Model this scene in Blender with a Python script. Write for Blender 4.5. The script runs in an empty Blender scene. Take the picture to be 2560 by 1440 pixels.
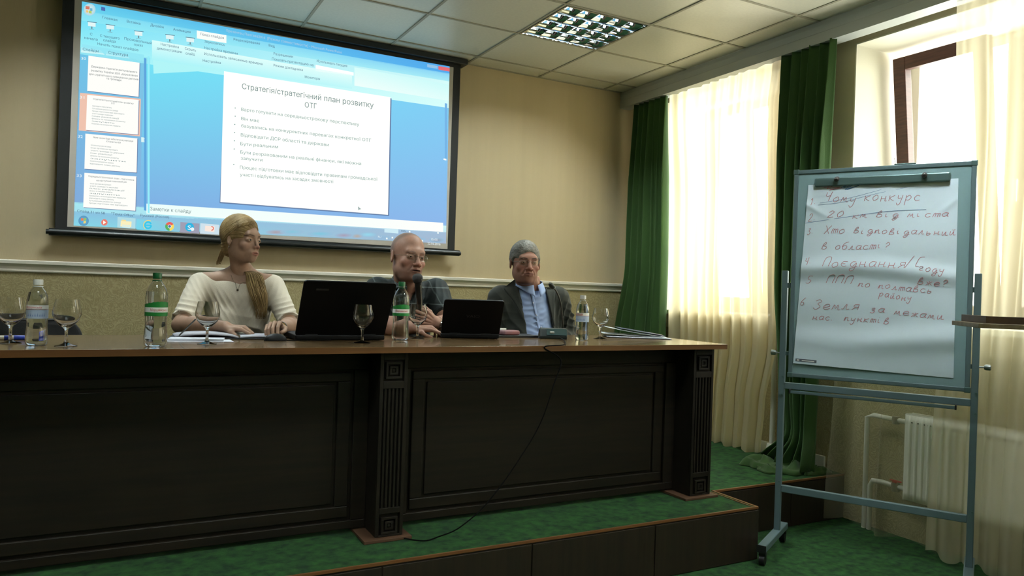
import bpy, bmesh, math, random
import numpy as np
from mathutils import Vector, Matrix, noise as mnoise
random.seed(7); np.random.seed(7)
S = bpy.context.scene
COL = S.collection
R = math.radians
# ------------------------------------------------------------------ camera
F_PX = 1868.97
YAW, PITCH, ROLL = R(28.13187), R(0.05754), R(1.89615)
CAMZ = 1.25
_F = np.array([math.sin(YAW)*math.cos(PITCH), math.cos(YAW)*math.cos(PITCH), math.sin(PITCH)])
_R0 = np.array([math.cos(YAW), -math.sin(YAW), 0.0]); _U0 = np.cross(_R0, _F)
_R = _R0*math.cos(ROLL)+_U0*math.sin(ROLL); _U = -_R0*math.sin(ROLL)+_U0*math.cos(ROLL)
CAMP = np.array([0.0, 0.0, CAMZ])
cam = bpy.data.cameras.new('camera'); camo = bpy.data.objects.new('camera', cam); COL.objects.link(camo)
cam.sensor_width = 36; cam.lens = F_PX/2560*36; cam.clip_start = .02; cam.clip_end = 200
M = Matrix.Identity(4)
for i in range(3):
    M[i][0] = _R[i]; M[i][1] = _U[i]; M[i][2] = -_F[i]; M[i][3] = CAMP[i]
camo.matrix_world = M
S.camera = camo
def _ray(x, y): return _F*F_PX+_R*(x-1280)-_U*(y-720)
def onY(x, y, Y): d = _ray(x, y); return CAMP+d*(Y/d[1])      # real point at depth Y seen at a photo position
def onX(x, y, X): d = _ray(x, y); return CAMP+d*(X/d[0])
def onZ(x, y, Z): d = _ray(x, y); return CAMP+d*((Z-CAMZ)/d[2])
# ------------------------------------------------------------------ world, light, exposure
W = bpy.data.worlds.new('sky'); S.world = W; W.use_nodes = True
nt = W.node_tree; nt.nodes.clear()
wo = nt.nodes.new('ShaderNodeOutputWorld'); bg = nt.nodes.new('ShaderNodeBackground')
bg.inputs[0].default_value = (1.0, .955, .86, 1); bg.inputs[1].default_value = 17
nt.links.new(bg.outputs[0], wo.inputs[0])
S.view_settings.view_transform = 'Standard'; S.view_settings.look = 'None'
S.view_settings.gamma = 1; S.view_settings.use_curve_mapping = False
S.view_settings.exposure = 0.0
S.cycles.caustics_reflective = False; S.cycles.caustics_refractive = False
S.cycles.sample_clamp_indirect = 4
XR, YB, ZC, PZ = 3.74, 4.95, 2.863, 0.25
XL, YN = -4.2, -3.6
OUT = 4.24      # window plane
WINS = [(3.45, 4.56), (1.76, 2.89), (.05, 1.16), (-1.66, -.55)]
WZ0, WZ1 = 1.12, 2.728
for i, (a, b) in enumerate(WINS):     # sky portals in the window openings (sampling aid, give no light of their own)
    l = bpy.data.lights.new('window_portal', 'AREA'); l.shape = 'RECTANGLE'; l.size = WZ1-WZ0; l.size_y = b-a
    l.cycles.is_portal = True
    o = bpy.data.objects.new('window_portal', l); COL.objects.link(o)
    o.location = (OUT+.14, (a+b)/2, (WZ0+WZ1)/2); o.rotation_euler = (0, math.pi/2, 0)
# ------------------------------------------------------------------ materials
def lin(c):
    c = c/255.0
    return c/12.92 if c <= .04045 else ((c+.055)/1.055)**2.4
def rgb(r, g, b): return (lin(r), lin(g), lin(b), 1)
MATS = {}
def mat(name, col=(.5, .5, .5, 1), rough=.6, metal=0, spec=.5, bump=0, bscale=40, bstretch=(1, 1, 1), var=0, vscale=6, vstretch=(1, 1, 1), col2=None, trans=0, ior=1.45, sheen=0, coat=0, alpha=1, coords='Object', detail=4, attr=None, emit=None, estr=1):
    if name in MATS: return MATS[name]
    m = bpy.data.materials.new(name); m.use_nodes = True; n = m.node_tree; L = n.links
    b = n.nodes['Principled BSDF']
    b.inputs['Base Color'].default_value = col; b.inputs['Roughness'].default_value = rough; b.inputs['Metallic'].default_value = metal
    b.inputs['Specular IOR Level'].default_value = spec; b.inputs['IOR'].default_value = ior
    b.inputs['Transmission Weight'].default_value = trans; b.inputs['Sheen Weight'].default_value = sheen
    b.inputs['Coat Weight'].default_value = coat; b.inputs['Alpha'].default_value = alpha
    tc = n.nodes.new('ShaderNodeTexCoord')
    def noise(scale, st, det=4):
        mp = n.nodes.new('ShaderNodeMapping'); mp.inputs['Scale'].default_value = st; L.new(tc.outputs[coords], mp.inputs['Vector'])
        t = n.nodes.new('ShaderNodeTexNoise'); t.inputs['Scale'].default_value = scale; t.inputs['Detail'].default_value = det
        L.new(mp.outputs[0], t.inputs['Vector']); return t
    src = None
    if attr:
        a = n.nodes.new('ShaderNodeAttribute'); a.attribute_name = attr; src = a.outputs['Color']; L.new(src, b.inputs['Base Color'])
    if col2 is not None or var:
        t = noise(vscale, vstretch, detail)
        r = n.nodes.new('ShaderNodeValToRGB'); r.color_ramp.elements[0].position = .33; r.color_ramp.elements[1].position = .67
        c2 = col2 or tuple(min(1, c*(1+var)) for c in col[:3])+(1,)
        r.color_ramp.elements[0].color = col if col2 is not None else tuple(c*(1-var) for c in col[:3])+(1,)
        r.color_ramp.elements[1].color = c2
        L.new(t.outputs['Fac'], r.inputs[0])
        if src is not None:
            mx = n.nodes.new('ShaderNodeMixRGB'); mx.blend_type = 'MULTIPLY'; mx.inputs[0].default_value = 1
            L.new(src, mx.inputs[1]); L.new(r.outputs[0], mx.inputs[2]); L.new(mx.outputs[0], b.inputs['Base Color'])
        else: L.new(r.outputs[0], b.inputs['Base Color'])
    if bump:
        t = noise(bscale, bstretch, 5); bp = n.nodes.new('ShaderNodeBump'); bp.inputs['Strength'].default_value = bump; bp.inputs['Distance'].default_value = .01
        L.new(t.outputs['Fac'], bp.inputs['Height']); L.new(bp.outputs[0], b.inputs['Normal'])
    if emit:
        b.inputs['Emission Color'].default_value = emit; b.inputs['Emission Strength'].default_value = estr
    MATS[name] = m; return m
def glow(name, strength=1.0, attr=None, col=(1, 1, 1, 1)):
    if name in MATS: return MATS[name]
    m = bpy.data.materials.new(name); m.use_nodes = True; n = m.node_tree; n.nodes.clear()
    o = n.nodes.new('ShaderNodeOutputMaterial'); e = n.nodes.new('ShaderNodeEmission'); e.inputs[1].default_value = strength; e.inputs[0].default_value = col
    if attr:
        a = n.nodes.new('ShaderNodeAttribute'); a.attribute_name = attr; n.links.new(a.outputs['Color'], e.inputs[0])
    n.links.new(e.outputs[0], o.inputs[0]); MATS[name] = m; return m
def sheer_mat(name, col, open_=.35, trl=.6):
    m = bpy.data.materials.new(name); m.use_nodes = True; n = m.node_tree; n.nodes.clear(); L = n.links
    o = n.nodes.new('ShaderNodeOutputMaterial')
    d = n.nodes.new('ShaderNodeBsdfDiffuse'); t = n.nodes.new('ShaderNodeBsdfTranslucent'); tr = n.nodes.new('ShaderNodeBsdfTransparent')
    d.inputs[0].default_value = col; t.inputs[0].default_value = col
    m1 = n.nodes.new('ShaderNodeMixShader'); m1.inputs[0].default_value = trl; L.new(d.outputs[0], m1.inputs[1]); L.new(t.outputs[0], m1.inputs[2])
    m2 = n.nodes.new('ShaderNodeMixShader'); m2.inputs[0].default_value = open_; L.new(m1.outputs[0], m2.inputs[1]); L.new(tr.outputs[0], m2.inputs[2])
    L.new(m2.outputs[0], o.inputs[0]); MATS[name] = m; return m
# ------------------------------------------------------------------ mesh building
class MB:
    def __init__(s): s.v = []; s.f = []; s.c = []
    def add(s, vs, fs):
        o = len(s.v); s.v += [tuple(map(float, p)) for p in vs]; s.f += [tuple(i+o for i in f) for f in fs]; return s
    def box(s, x0, x1, y0, y1, z0, z1, Mx=None):
        vs = [(x, y, z) for z in (z0, z1) for y in (y0, y1) for x in (x0, x1)]
        if Mx is not None: vs = [tuple(Mx @ Vector(p)) for p in vs]
        return s.add(vs, [(0, 2, 3, 1), (4, 5, 7, 6), (0, 1, 5, 4), (2, 6, 7, 3), (0, 4, 6, 2), (1, 3, 7, 5)])
    def prism(s, poly, a, b):     # poly: list of 3D points (planar), extruded from +a to +b along vector b-a given as offsets
        n = len(poly); A = [tuple(np.add(p, a)) for p in poly]; B = [tuple(np.add(p, b)) for p in poly]
        return s.add(A+B, [tuple(range(n))[::-1], tuple(range(n, 2*n))]+[(i, (i+1) % n, n+(i+1) % n, n+i) for i in range(n)])
    def tube(s, path, r, n=10, cap=True, closed=False):
        P = [Vector(p) for p in path]; m = len(P); rs = r if hasattr(r, '__len__') else [r]*m
        up = None; rings = []
        for i in range(m):
            t = (P[(i+1) % m]-P[i-1]) if closed else ((P[min(i+1, m-1)]-P[max(i-1, 0)]))
            t.normalize()
            if up is None: up = t.orthogonal().normalized()
            up = (up-t*up.dot(t)); up = up.normalized() if up.length > 1e-6 else t.orthogonal().normalized()
            q = t.cross(up)
            rings.append([P[i]+(up*math.cos(k*2*math.pi/n)+q*math.sin(k*2*math.pi/n))*rs[i] for k in range(n)])
        vs = [v for g in rings for v in g]; fs = []
        for i in range(m if closed else m-1):
            j = (i+1) % m
            for k in range(n): fs.append((i*n+k, i*n+(k+1) % n, j*n+(k+1) % n, j*n+k))
        if cap and not closed: fs += [tuple(range(n))[::-1], tuple(range((m-1)*n, m*n))]
        return s.add(vs, fs)
    def lathe(s, prof, n=32, c=(0, 0, 0), closed=False):   # prof: (r, z)
        vs = []; fs = []; m = len(prof)
        for r_, z in prof:
            for k in range(n):
                a = 2*math.pi*k/n; vs.append((c[0]+r_*math.cos(a), c[1]+r_*math.sin(a), c[2]+z))
        for i in range(m if closed else m-1):
            j = (i+1) % m
            for k in range(n): fs.append((i*n+k, i*n+(k+1) % n, j*n+(k+1) % n, j*n+k))
        if not closed:
            fs += [tuple(range(n))[::-1], tuple(range((m-1)*n, m*n))]
        return s.add(vs, fs)
    def grid(s, fn, nu, nv):
        vs = [fn(i/(nu-1), j/(nv-1)) for j in range(nv) for i in range(nu)]
        return s.add(vs, [(j*nu+i, j*nu+i+1, (j+1)*nu+i+1, (j+1)*nu+i) for j in range(nv-1) for i in range(nu-1)])
    def sph(s, c, r, nu=16, nv=10):
        r = r if hasattr(r, '__len__') else (r, r, r)
        return s.add(*_sph(c, r, nu, nv))
def _sph(c, r, nu, nv):
    vs = [(c[0], c[1], c[2]-r[2])]
    for j in range(1, nv):
        t = math.pi*j/nv
        for i in range(nu):
            a = 2*math.pi*i/nu; vs.append((c[0]+r[0]*math.sin(t)*math.cos(a), c[1]+r[1]*math.sin(t)*math.sin(a), c[2]-r[2]*math.cos(t)))
    vs.append((c[0], c[1], c[2]+r[2])); fs = []
    for i in range(nu): fs.append((0, 1+(i+1) % nu, 1+i)); fs.append((len(vs)-1, 1+(nv-2)*nu+i, 1+(nv-2)*nu+(i+1) % nu))
    for j in range(nv-2):
        for i in range(nu): fs.append((1+j*nu+i, 1+j*nu+(i+1) % nu, 1+(j+1)*nu+(i+1) % nu, 1+(j+1)*nu+i))
    return vs, fs
def root_of(o):
    while o.parent is not None: o = o.parent
    return o
def put(name, mb, m, parent=None, smooth=False, bevel=0, solid=0, sub=0, label=None, kind=None, seg=2, local=False, fixn=True, cols=None):
    me = bpy.data.meshes.new(name); vs = mb.v
    if parent is not None and not local:
        rt = root_of(parent); Mi = (Matrix.Translation(rt.location) @ rt.rotation_euler.to_matrix().to_4x4()).inverted()
        vs = [tuple(Mi @ Vector(p)) for p in vs]
    me.from_pydata(vs, [], mb.f)
    if fixn:
        bm = bmesh.new(); bm.from_mesh(me); bmesh.ops.recalc_face_normals(bm, faces=bm.faces); bm.to_mesh(me); bm.free()
    if cols is not None:
        a = me.color_attributes.new('Col', 'FLOAT_COLOR', 'POINT'); a.data.foreach_set('color', np.array(cols, dtype=np.float32).ravel())
    if m is not None: me.materials.append(m)
    if smooth:
        me.polygons.foreach_set('use_smooth', [True]*len(me.polygons))
        if smooth != 'all': me.set_sharp_from_angle(angle=R(40))
    me.update()
    o = bpy.data.objects.new(name, me); COL.objects.link(o); o.parent = parent
    if solid: md = o.modifiers.new('solid', 'SOLIDIFY'); md.thickness = solid; md.offset = 0
    if bevel:
        md = o.modifiers.new('bevel', 'BEVEL'); md.width = bevel; md.segments = seg; md.limit_method = 'ANGLE'; md.angle_limit = R(50)
    if sub: md = o.modifiers.new('sub', 'SUBSURF'); md.levels = sub; md.render_levels = sub
    if label: o['label'] = label
    if kind: o['kind'] = kind
    return o
def tag(o, label, cat, group=None):
    o['label'] = label; o['category'] = cat
    if group: o['group'] = group
    return o
def thing(name, label, cat, loc=(0, 0, 0), rotz=0, group=None):
    o = bpy.data.objects.new(name, None); COL.objects.link(o); o.empty_display_size = .1
    o.location = loc; o.rotation_euler = (0, 0, rotz)
    if label: tag(o, label, cat, group)
    return o
def struct(name, mb=None, m=None, loc=(0, 0, 0), **k):
    if mb is None:
        o = bpy.data.objects.new(name, None); COL.objects.link(o); o.location = loc
    else: o = put(name, mb, m, None, **k)
    o['kind'] = 'structure'; return o
def dup(rt, loc, rotz=0, label=None, group=None):
    r = rt.copy(); COL.objects.link(r); r.location = loc; r.rotation_euler = (0, 0, rotz)
    if label: r['label'] = label
    if group: r['group'] = group
    def rec(a, b):
        for ch in list(a.children):
            c = ch.copy(); COL.objects.link(c); c.parent = b; rec(ch, c)
    rec(rt, r); return r
def text_mesh(txt, size=1.0, res=2):
    from mathutils.geometry import delaunay_2d_cdt
    cu = bpy.data.curves.new('t', 'FONT'); cu.body = txt; cu.size = size; cu.resolution_u = res; cu.fill_mode = 'NONE'
    o = bpy.data.objects.new('t', cu); COL.objects.link(o)
    dg = bpy.context.evaluated_depsgraph_get(); me = bpy.data.meshes.new_from_object(o.evaluated_get(dg))
    co = [v.co.to_2d() for v in me.vertices]; ed = [tuple(e.vertices) for e in me.edges]
    r = delaunay_2d_cdt(co, ed, [], 0, 1e-6)      # filled by winding number, so overlapping outlines stay solid
    Vv = np.array([tuple(v) for v in r[0]]); Fc = np.array([f for f in r[2] if len(f) == 3])
    C = Vv[Fc].mean(1); P = np.array([tuple(c) for c in co]); a = P[[e[0] for e in ed]]; b = P[[e[1] for e in ed]]
    x, y = C[:, 0][:, None], C[:, 1][:, None]
    up = (a[:, 1] <= y) & (b[:, 1] > y); dn = (a[:, 1] > y) & (b[:, 1] <= y)
    cr = (b[:, 0]-a[:, 0])*(y-a[:, 1])-(x-a[:, 0])*(b[:, 1]-a[:, 1])
    w = (up & (cr > 0)).sum(1)-(dn & (cr < 0)).sum(1); Fc = Fc[w != 0]
    vs = [(float(p[0]), float(p[1]), 0.0) for p in Vv]; fs = [tuple(int(k) for k in f) for f in Fc]
    used = sorted({k for f in fs for k in f}); mp = {k: i_ for i_, k in enumerate(used)}
    vs = [vs[k] for k in used]; fs = [tuple(mp[k] for k in f) for f in fs]
    bpy.data.objects.remove(o); bpy.data.curves.remove(cu); bpy.data.meshes.remove(me)
    return vs, fs
# ================================================================== SETTING
m_wall = mat('wall_upper_paint', rgb(192, 176, 144), .75, bump=.08, bscale=60, bstretch=(6, 6, .6), var=.03, vscale=3, vstretch=(5, 5, .2))
m_wallR = mat('wall_right_paint', rgb(205, 192, 158), .75, bump=.08, bscale=60)
m_low = mat('wainscot_wallpaper', rgb(150, 138, 96), .42, bump=.0, var=.0)
def wainscot():     # embossed wallpaper: swirling relief
    m = m_low; n = m.node_tree; L = n.links; b = n.nodes['Principled BSDF']
    tc = n.nodes.new('ShaderNodeTexCoord')
    d = n.nodes.new('ShaderNodeTexNoise'); d.inputs['Scale'].default_value = 5; d.inputs['Detail'].default_value = 2
    L.new(tc.outputs['Object'], d.inputs['Vector'])
    ad = n.nodes.new('ShaderNodeMixRGB'); ad.blend_type = 'ADD'; ad.inputs[0].default_value = .9
    L.new(tc.outputs['Object'], ad.inputs[1]); L.new(d.outputs['Color'], ad.inputs[2])
    w = n.nodes.new('ShaderNodeTexWave'); w.wave_type = 'RINGS'; w.inputs['Scale'].default_value = 11; w.inputs['Distortion'].default_value = 9; w.inputs['Detail'].default_value = 3; w.inputs['Detail Scale'].default_value = 2.5
    L.new(ad.outputs[0], w.inputs['Vector'])
    v = n.nodes.new('ShaderNodeTexNoise'); v.inputs['Scale'].default_value = 34; v.inputs['Detail'].default_value = 6; L.new(ad.outputs[0], v.inputs['Vector'])
    mu = n.nodes.new('ShaderNodeMath'); mu.operation = 'MULTIPLY'; L.new(w.outputs['Fac'], mu.inputs[0]); L.new(v.outputs['Fac'], mu.inputs[1])
    bp = n.nodes.new('ShaderNodeBump'); bp.inputs['Strength'].default_value = .18; bp.inputs['Distance'].default_value = .012
    L.new(mu.outputs[0], bp.inputs['Height']); L.new(bp.outputs[0], b.inputs['Normal'])
    r = n.nodes.new('ShaderNodeValToRGB'); r.color_ramp.elements[0].color = rgb(150, 138, 100); r.color_ramp.elements[1].color = rgb(176, 164, 126)
    r.color_ramp.elements[0].position = .1; r.color_ramp.elements[1].position = .7
    L.new(mu.outputs[0], r.inputs[0]); L.new(r.outputs[0], b.inputs['Base Color'])
wainscot()
m_trim = mat('white_moulding', rgb(232, 228, 216), .5)
m_reveal = mat('reveal_plaster', rgb(225, 222, 205), .7, bump=.05, bscale=80)
m_tile = mat('ceiling_tile', rgb(208, 206, 190), .38, spec=.8, bump=.08, bscale=260, var=.035, vscale=60)
m_grid = mat('ceiling_grid', rgb(158, 154, 136), .6)
m_cornice = mat('cornice_plastic', rgb(176, 180, 176), .45)
def carpet(name, c1, c2):
    m = mat(name, c1, .95, bump=.6, bscale=420, col2=c2, vscale=26, detail=8, sheen=.0)
    return m
m_carpet = carpet('green_carpet', rgb(5, 44, 18), rgb(40, 88, 36))
m_riser = mat('dark_riser_board', rgb(28, 21, 15), .5, col2=rgb(40, 30, 21), vscale=5, vstretch=(9, 9, .4), bump=.05, bscale=60)
m_edge = mat('wood_edge_trim', rgb(112, 74, 42), .45)

# walls
wb = MB().box(XL, XR, YB, YB+.15, 1.27, ZC+.3)
wall_back = struct('wall_back', wb, m_wall)
put('wainscot', MB().box(XL, XR, YB-.001, YB+.15, -.1, 1.27), m_low, wall_back)
wall_left = struct('wall_left', MB().box(XL-.15, XL, YN, YB+.15, 0, ZC+.3), m_wall)
wall_rear = struct('wall_front', MB().box(XL, XR, YN-.15, YN, 0, ZC+.3), m_wall)
# right wall with window openings
wr = MB(); e = .62
ys = [YN-.15]
for a, b in sorted(WINS): ys += [a, b]
ys.append(YB+.15)
for i in range(0, len(ys), 2): wr.box(XR, XR+e, ys[i], ys[i+1], 1.0, ZC+.3)
for a, b in WINS: wr.box(XR, XR+e, a, b, WZ1, ZC+.3); wr.box(XR, XR+e, a, b, 1.0, WZ0-.02)
wall_right = struct('wall_right', wr, m_wallR)
put('wainscot', MB().box(XR-.001, XR+e, YN, YB, -.1, 1.0), m_low, wall_right)
rv = MB()
for a, b in WINS:
    rv.box(XR+.002, XR+e, a-.0, a+.006, WZ0, WZ1).box(XR+.002, XR+e, b-.006, b, WZ0, WZ1).box(XR+.002, XR+e, a, b, WZ1-.006, WZ1+.001)
put('reveal', rv, m_reveal, wall_right)
sl = MB()
for a, b in WINS: sl.box(XR-.05, OUT+.1, a+.004, b-.004, WZ0-.02, WZ0+.012)
put('window_sill', sl, mat('white_plastic', rgb(222, 222, 214), .35), wall_right, bevel=.004)
# chair rail on the back wall
def rail_prof(d=1):
    return [(0, 0), (.010*d, 0), (.014*d, .006), (.014*d, .014), (.008*d, .018), (.010*d, .03), (.02*d, .04), (.034*d, .046), (.036*d, .062), (.03*d, .067), (0, .067)]
pr = [(XL, YB-.001-p[0], 1.253+p[1]) for p in rail_prof()]
struct('trim_1', MB().prism(pr, (0, 0, 0), (XR-XL, 0, 0)), m_trim)
# baseboards
struct('baseboard_right', MB().box(XR-.018, XR-.002, 3.0, YB, PZ, PZ+.075), m_trim, bevel=.004)
struct('baseboard_back', MB().box(XL, XR, YB-.018, YB-.002, PZ, PZ+.075), m_trim, bevel=.004)
# floor and platform
struct('floor', MB().box(XL, XR, YN, YB, -.1, 0), m_carpet)
plat = struct('floor_platform', MB().box(XL, 2.742, 2.576, YB, 0.001, PZ-.006).box(2.742, XR-.002, 2.872, YB, 0.001, PZ-.006), m_riser)
put('carpet', MB().box(XL, 2.732, 2.586, YB-.001, PZ-.006, PZ).box(2.732, XR-.004, 2.882, YB-.001, PZ-.006, PZ), m_carpet, plat, label='green carpet on the platform top')
et = MB().box(XL, 2.746, 2.572, 2.582, PZ-.008, PZ+.002).box(2.734, 2.746, 2.582, 2.870, PZ-.008, PZ+.002).box(2.734, XR-.003, 2.868, 2.879, PZ-.008, PZ+.002)
et.box(2.712, 2.718, 2.586, 2.86, PZ, PZ+.003)
put('edge_trim', et, m_edge, plat, label='light brown edging strip')
for i in range(9):
    x1 = 2.742-i*.62; x0 = x1-.614
    put('riser_panel', MB().box(max(x0, XL), x1, 2.570, 2.577, 0.003, PZ-.015), m_riser, plat, bevel=.001)
put('riser_panel', MB().box(2.749, 3.3, 2.866, 2.873, 0.003, PZ-.015), m_riser, plat, bevel=.001)
put('riser_panel', MB().box(3.304, XR-.006, 2.866, 2.873, 0.003, PZ-.015), m_riser, plat, bevel=.001)
put('riser_panel', MB().box(2.742, 2.749, 2.572, 2.866, 0.003, PZ-.015), m_riser, plat, bevel=.001)
# ceiling: grid of tiles, each visible tile its own object
ceil = struct('ceiling', MB().box(XL, XR+.6, YN-.15, YB+.15, ZC+.1, ZC+.3), m_tile)
xl = [3.41-.6*k for k in range(0, 13)]; yl = [4.745-.575*k for k in range(0, 15)]
xs = [XR]+xl; ysl = [YB]+yl
FIX = {(2, 2): 'a'}          # (column, row) of recessed lights; others further into the room
FIXPOS = [(2, 2), (6, 2), (2, 6), (6, 6), (10, 6), (2, 10), (6, 10)]
tm = {}
far = MB()
for i in range(len(xs)-1):
    for j in range(len(ysl)-1):
        if (i, j) in FIXPOS: continue
        x1, x0, y1, y0 = xs[i], xs[i+1], ysl[j], ysl[j+1]
        if y0 > 1.0 and x0 > -1.9:
            key = (round(x1-x0, 3), round(y1-y0, 3))
            dz = random.uniform(-.0012, .0012)
            if key not in tm:
                w, h = x1-x0-.012, y1-y0-.012
                o = put('ceiling_tile', MB().box(-w/2, w/2, -h/2, h/2, 0, .012), m_tile, ceil, bevel=.0015, local=True); tm[key] = o
            else:
                o = tm[key].copy(); COL.objects.link(o)
            o.location = ((x0+x1)/2, (y0+y1)/2, ZC+.004+dz)
        else: far.box(x0+.01, x1-.01, y0+.01, y1-.01, ZC+.004, ZC+.016)
o = put('ceiling_tile_field', far, m_tile, ceil, kind='stuff')
g = MB()
for x in xl: g.box(x-.008, x+.008, YN, YB, ZC-.001, ZC+.004)
for y in yl: g.box(XL, XR, y-.008, y+.008, ZC-.0014, ZC+.004)
g.box(XL, XR, YB-.02, YB, ZC-.002, ZC+.02)
put('ceiling_grid', g, m_grid, ceil)
# cornice: the curtain track box along the right wall
cx = 3.58
cp = [(cx, 0, ZC-.001), (cx, 0, 2.835), (cx+.006, 0, 2.80), (cx+.002, 0, 2.795), (cx, 0, 2.735), (cx+.10, 0, 2.735), (cx+.10, 0, 2.745), (cx+.014, 0, 2.75), (cx+.014, 0, ZC-.001)]
cor = struct('trim_2', MB().prism([(p[0], 0, p[2]) for p in cp], (0, YN, 0), (0, YB-.003, 0)), m_cornice)
# ---------------------------------------------------------------- windows
m_brown = mat('brown_window_frame', rgb(84, 52, 44), .4, col2=rgb(64, 38, 32), vscale=12, vstretch=(1, 1, 8))
m_wf = mat('white_window_frame', rgb(214, 210, 204), .35)
def pane_mat():
    m = bpy.data.materials.new('window_glass'); m.use_nodes = True; n = m.node_tree; n.nodes.clear(); L = n.links
    o = n.nodes.new('ShaderNodeOutputMaterial'); t = n.nodes.new('ShaderNodeBsdfTransparent'); g = n.nodes.new('ShaderNodeBsdfGlossy'); g.inputs['Roughness'].default_value = .02
    t.inputs[0].default_value = (.92, .95, .94, 1)
    x = n.nodes.new('ShaderNodeMixShader'); x.inputs[0].default_value = .07
    L.new(t.outputs[0], x.inputs[1]); L.new(g.outputs[0], x.inputs[2]); L.new(x.outputs[0], o.inputs[0]); return m
m_glass = pane_mat()
def window(idx, a, b):
    w = struct('window_%d' % idx, loc=(OUT, (a+b)/2, WZ0))
    z0, z1 = WZ0+.012, WZ1-.007; t = .055
    a += .008; b -= .008
    fr = MB().box(OUT, OUT+.07, a, a+t, z0, z1).box(OUT, OUT+.07, b-t, b, z0, z1).box(OUT, OUT+.07, a, b, z1-t, z1).box(OUT, OUT+.07, a, b, z0, z0+t)
    mid = (a+b)/2-.03
    fr.box(OUT, OUT+.07, mid-.03, mid+.03, z0+t, z1-t)
    put('window_frame', fr, m_wf, w, bevel=.004)
    # tilted sash: hinged at its foot, its head leans into the room
    sa, sb, sz0, sz1 = mid+.015, b-t+.02, z0+t-.02, z1-t+.02
    ang = math.atan2(.17, sz1-sz0)
    Mx = Matrix.Translation((OUT-.03, 0, sz0)) @ Matrix.Rotation(-ang, 4, 'Y') @ Matrix.Translation((0, 0, -sz0))
    q = .075; s = MB()
    for bx in ((sa, sa+q, sz0, sz1), (sb-q, sb, sz0, sz1), (sa+q, sb-q, sz0, sz0+q), (sa+q, sb-q, sz1-q, sz1)):
        s.box(-.03, .03, bx[0], bx[1], bx[2], bx[3], Mx=Mx)
    so = put('sash', s, m_brown, w, bevel=.004, label='dark brown sash tilted open into the room')
    put('pane', MB().box(-.004, .004, sa+q-.01, sb-q+.01, sz0+q-.01, sz1-q+.01, Mx=Mx), m_glass, so)
    # fixed half
    s = MB()
    fa, fb = a+t-.02, mid-.015
    for bx in ((fa, fa+q, sz0, sz1), (fb-q, fb, sz0, sz1), (fa+q, fb-q, sz0, sz0+q), (fa+q, fb-q, sz1-q, sz1)):
        s.box(OUT-.02, OUT+.03, bx[0], bx[1], bx[2], bx[3])
    so = put('sash', s, m_brown, w, bevel=.004, label='dark brown closed sash')
    put('pane', MB().box(OUT+.001, OUT+.009, fa+q-.01, fb-q+.01, sz0+q-.01, sz1-q+.01), m_glass, so)
    put('handle', MB().box(OUT-.045, OUT-.03, fb-.045, fb-.02, 1.8, 1.92).box(OUT-.032, OUT-.018, fb-.045, fb-.02, 1.86, 1.92), m_wf, so, bevel=.003)
for i, (a, b) in enumerate(WINS): window(i+1, a, b)
# ---------------------------------------------------------------- curtains
m_sheer = sheer_mat('cream_sheer_voile', rgb(246, 236, 205), .10, .74)
m_sheer2 = sheer_mat('pale_sheer_voile', rgb(242, 234, 206), .46, .62)
m_green = mat('green_drape_velvet', rgb(44, 78, 30), .8, sheen=.25, bump=.15, bscale=300, col2=rgb(58, 94, 38), vscale=5, vstretch=(1, 3, .3))
_b = m_green.node_tree; _d = _b.nodes.new('ShaderNodeBsdfTranslucent'); _d.inputs[0].default_value = rgb(96, 120, 34)
_m = _b.nodes.new('ShaderNodeMixShader'); _m.inputs[0].default_value = .18
_o = [x for x in _b.nodes if x.type == 'OUTPUT_MATERIAL'][0]
_b.links.new(_b.nodes['Principled BSDF'].outputs[0], _m.inputs[1]); _b.links.new(_d.outputs[0], _m.inputs[2]); _b.links.new(_m.outputs[0], _o.inputs[0])
def interp(tab, t):
    for (a, va), (b, vb) in zip(tab, tab[1:]):
        if t <= b:
            s = (t-a)/(b-a) if b > a else 0; s = s*s*(3-2*s)
            return va+(vb-va)*s
    return tab[-1][1]
def curtain(name, label, m, ytab0, ytab1, ztop, zbot, folds, amp, xc, cat='curtain', nu=180, nv=70, seed=0, solid=0, xtab=None, hem=0, group=None, irr=.5):
    # y of both side edges as function of height fraction (0 top, 1 bottom); pleats run down
    rnd = random.Random(seed); ph = [rnd.uniform(0, 6.28) for _ in range(8)]
    def fn(u, v):
        y0 = interp(ytab0, v); y1 = interp(ytab1, v); y = y0+(y1-y0)*u
        a = amp*(.45+.55*min(1, v*4))
        uu = u+irr*.03*math.sin(u*9+ph[0]+v*1.2)+irr*.012*math.sin(u*23+ph[1]-v*2)
        w = math.sin(uu*folds*6.283+ph[2])+irr*.45*math.sin(uu*folds*6.283*.53+ph[3]+v*1.3)+irr*.3*math.sin(uu*folds*6.283*1.9+ph[4]-v*.8)
        x = xc+(interp(xtab, v) if xtab else 0)+a*w*.5
        y += .25*a*math.cos(uu*folds*6.283*1.0+ph[5])
        z = ztop+(zbot-ztop)*v
        if hem and v > .9: z += hem*math.sin(u*folds*3+ph[6])*(v-.9)*10
        return (x, y, z)
    mb = MB().grid(fn, nu, nv)
    cy = sum(v[1] for v in mb.v)/len(mb.v)
    base = Vector((xc, cy, zbot)); mb.v = [(p[0]-base.x, p[1]-base.y, p[2]-base.z) for p in mb.v]
    o = put(name, mb, m, None, smooth='all', fixn=False); o.location = base
    if solid: md = o.modifiers.new('solid', 'SOLIDIFY'); md.thickness = solid; md.offset = 0
    return tag(o, label, cat, group)
ZT = 2.742
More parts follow.
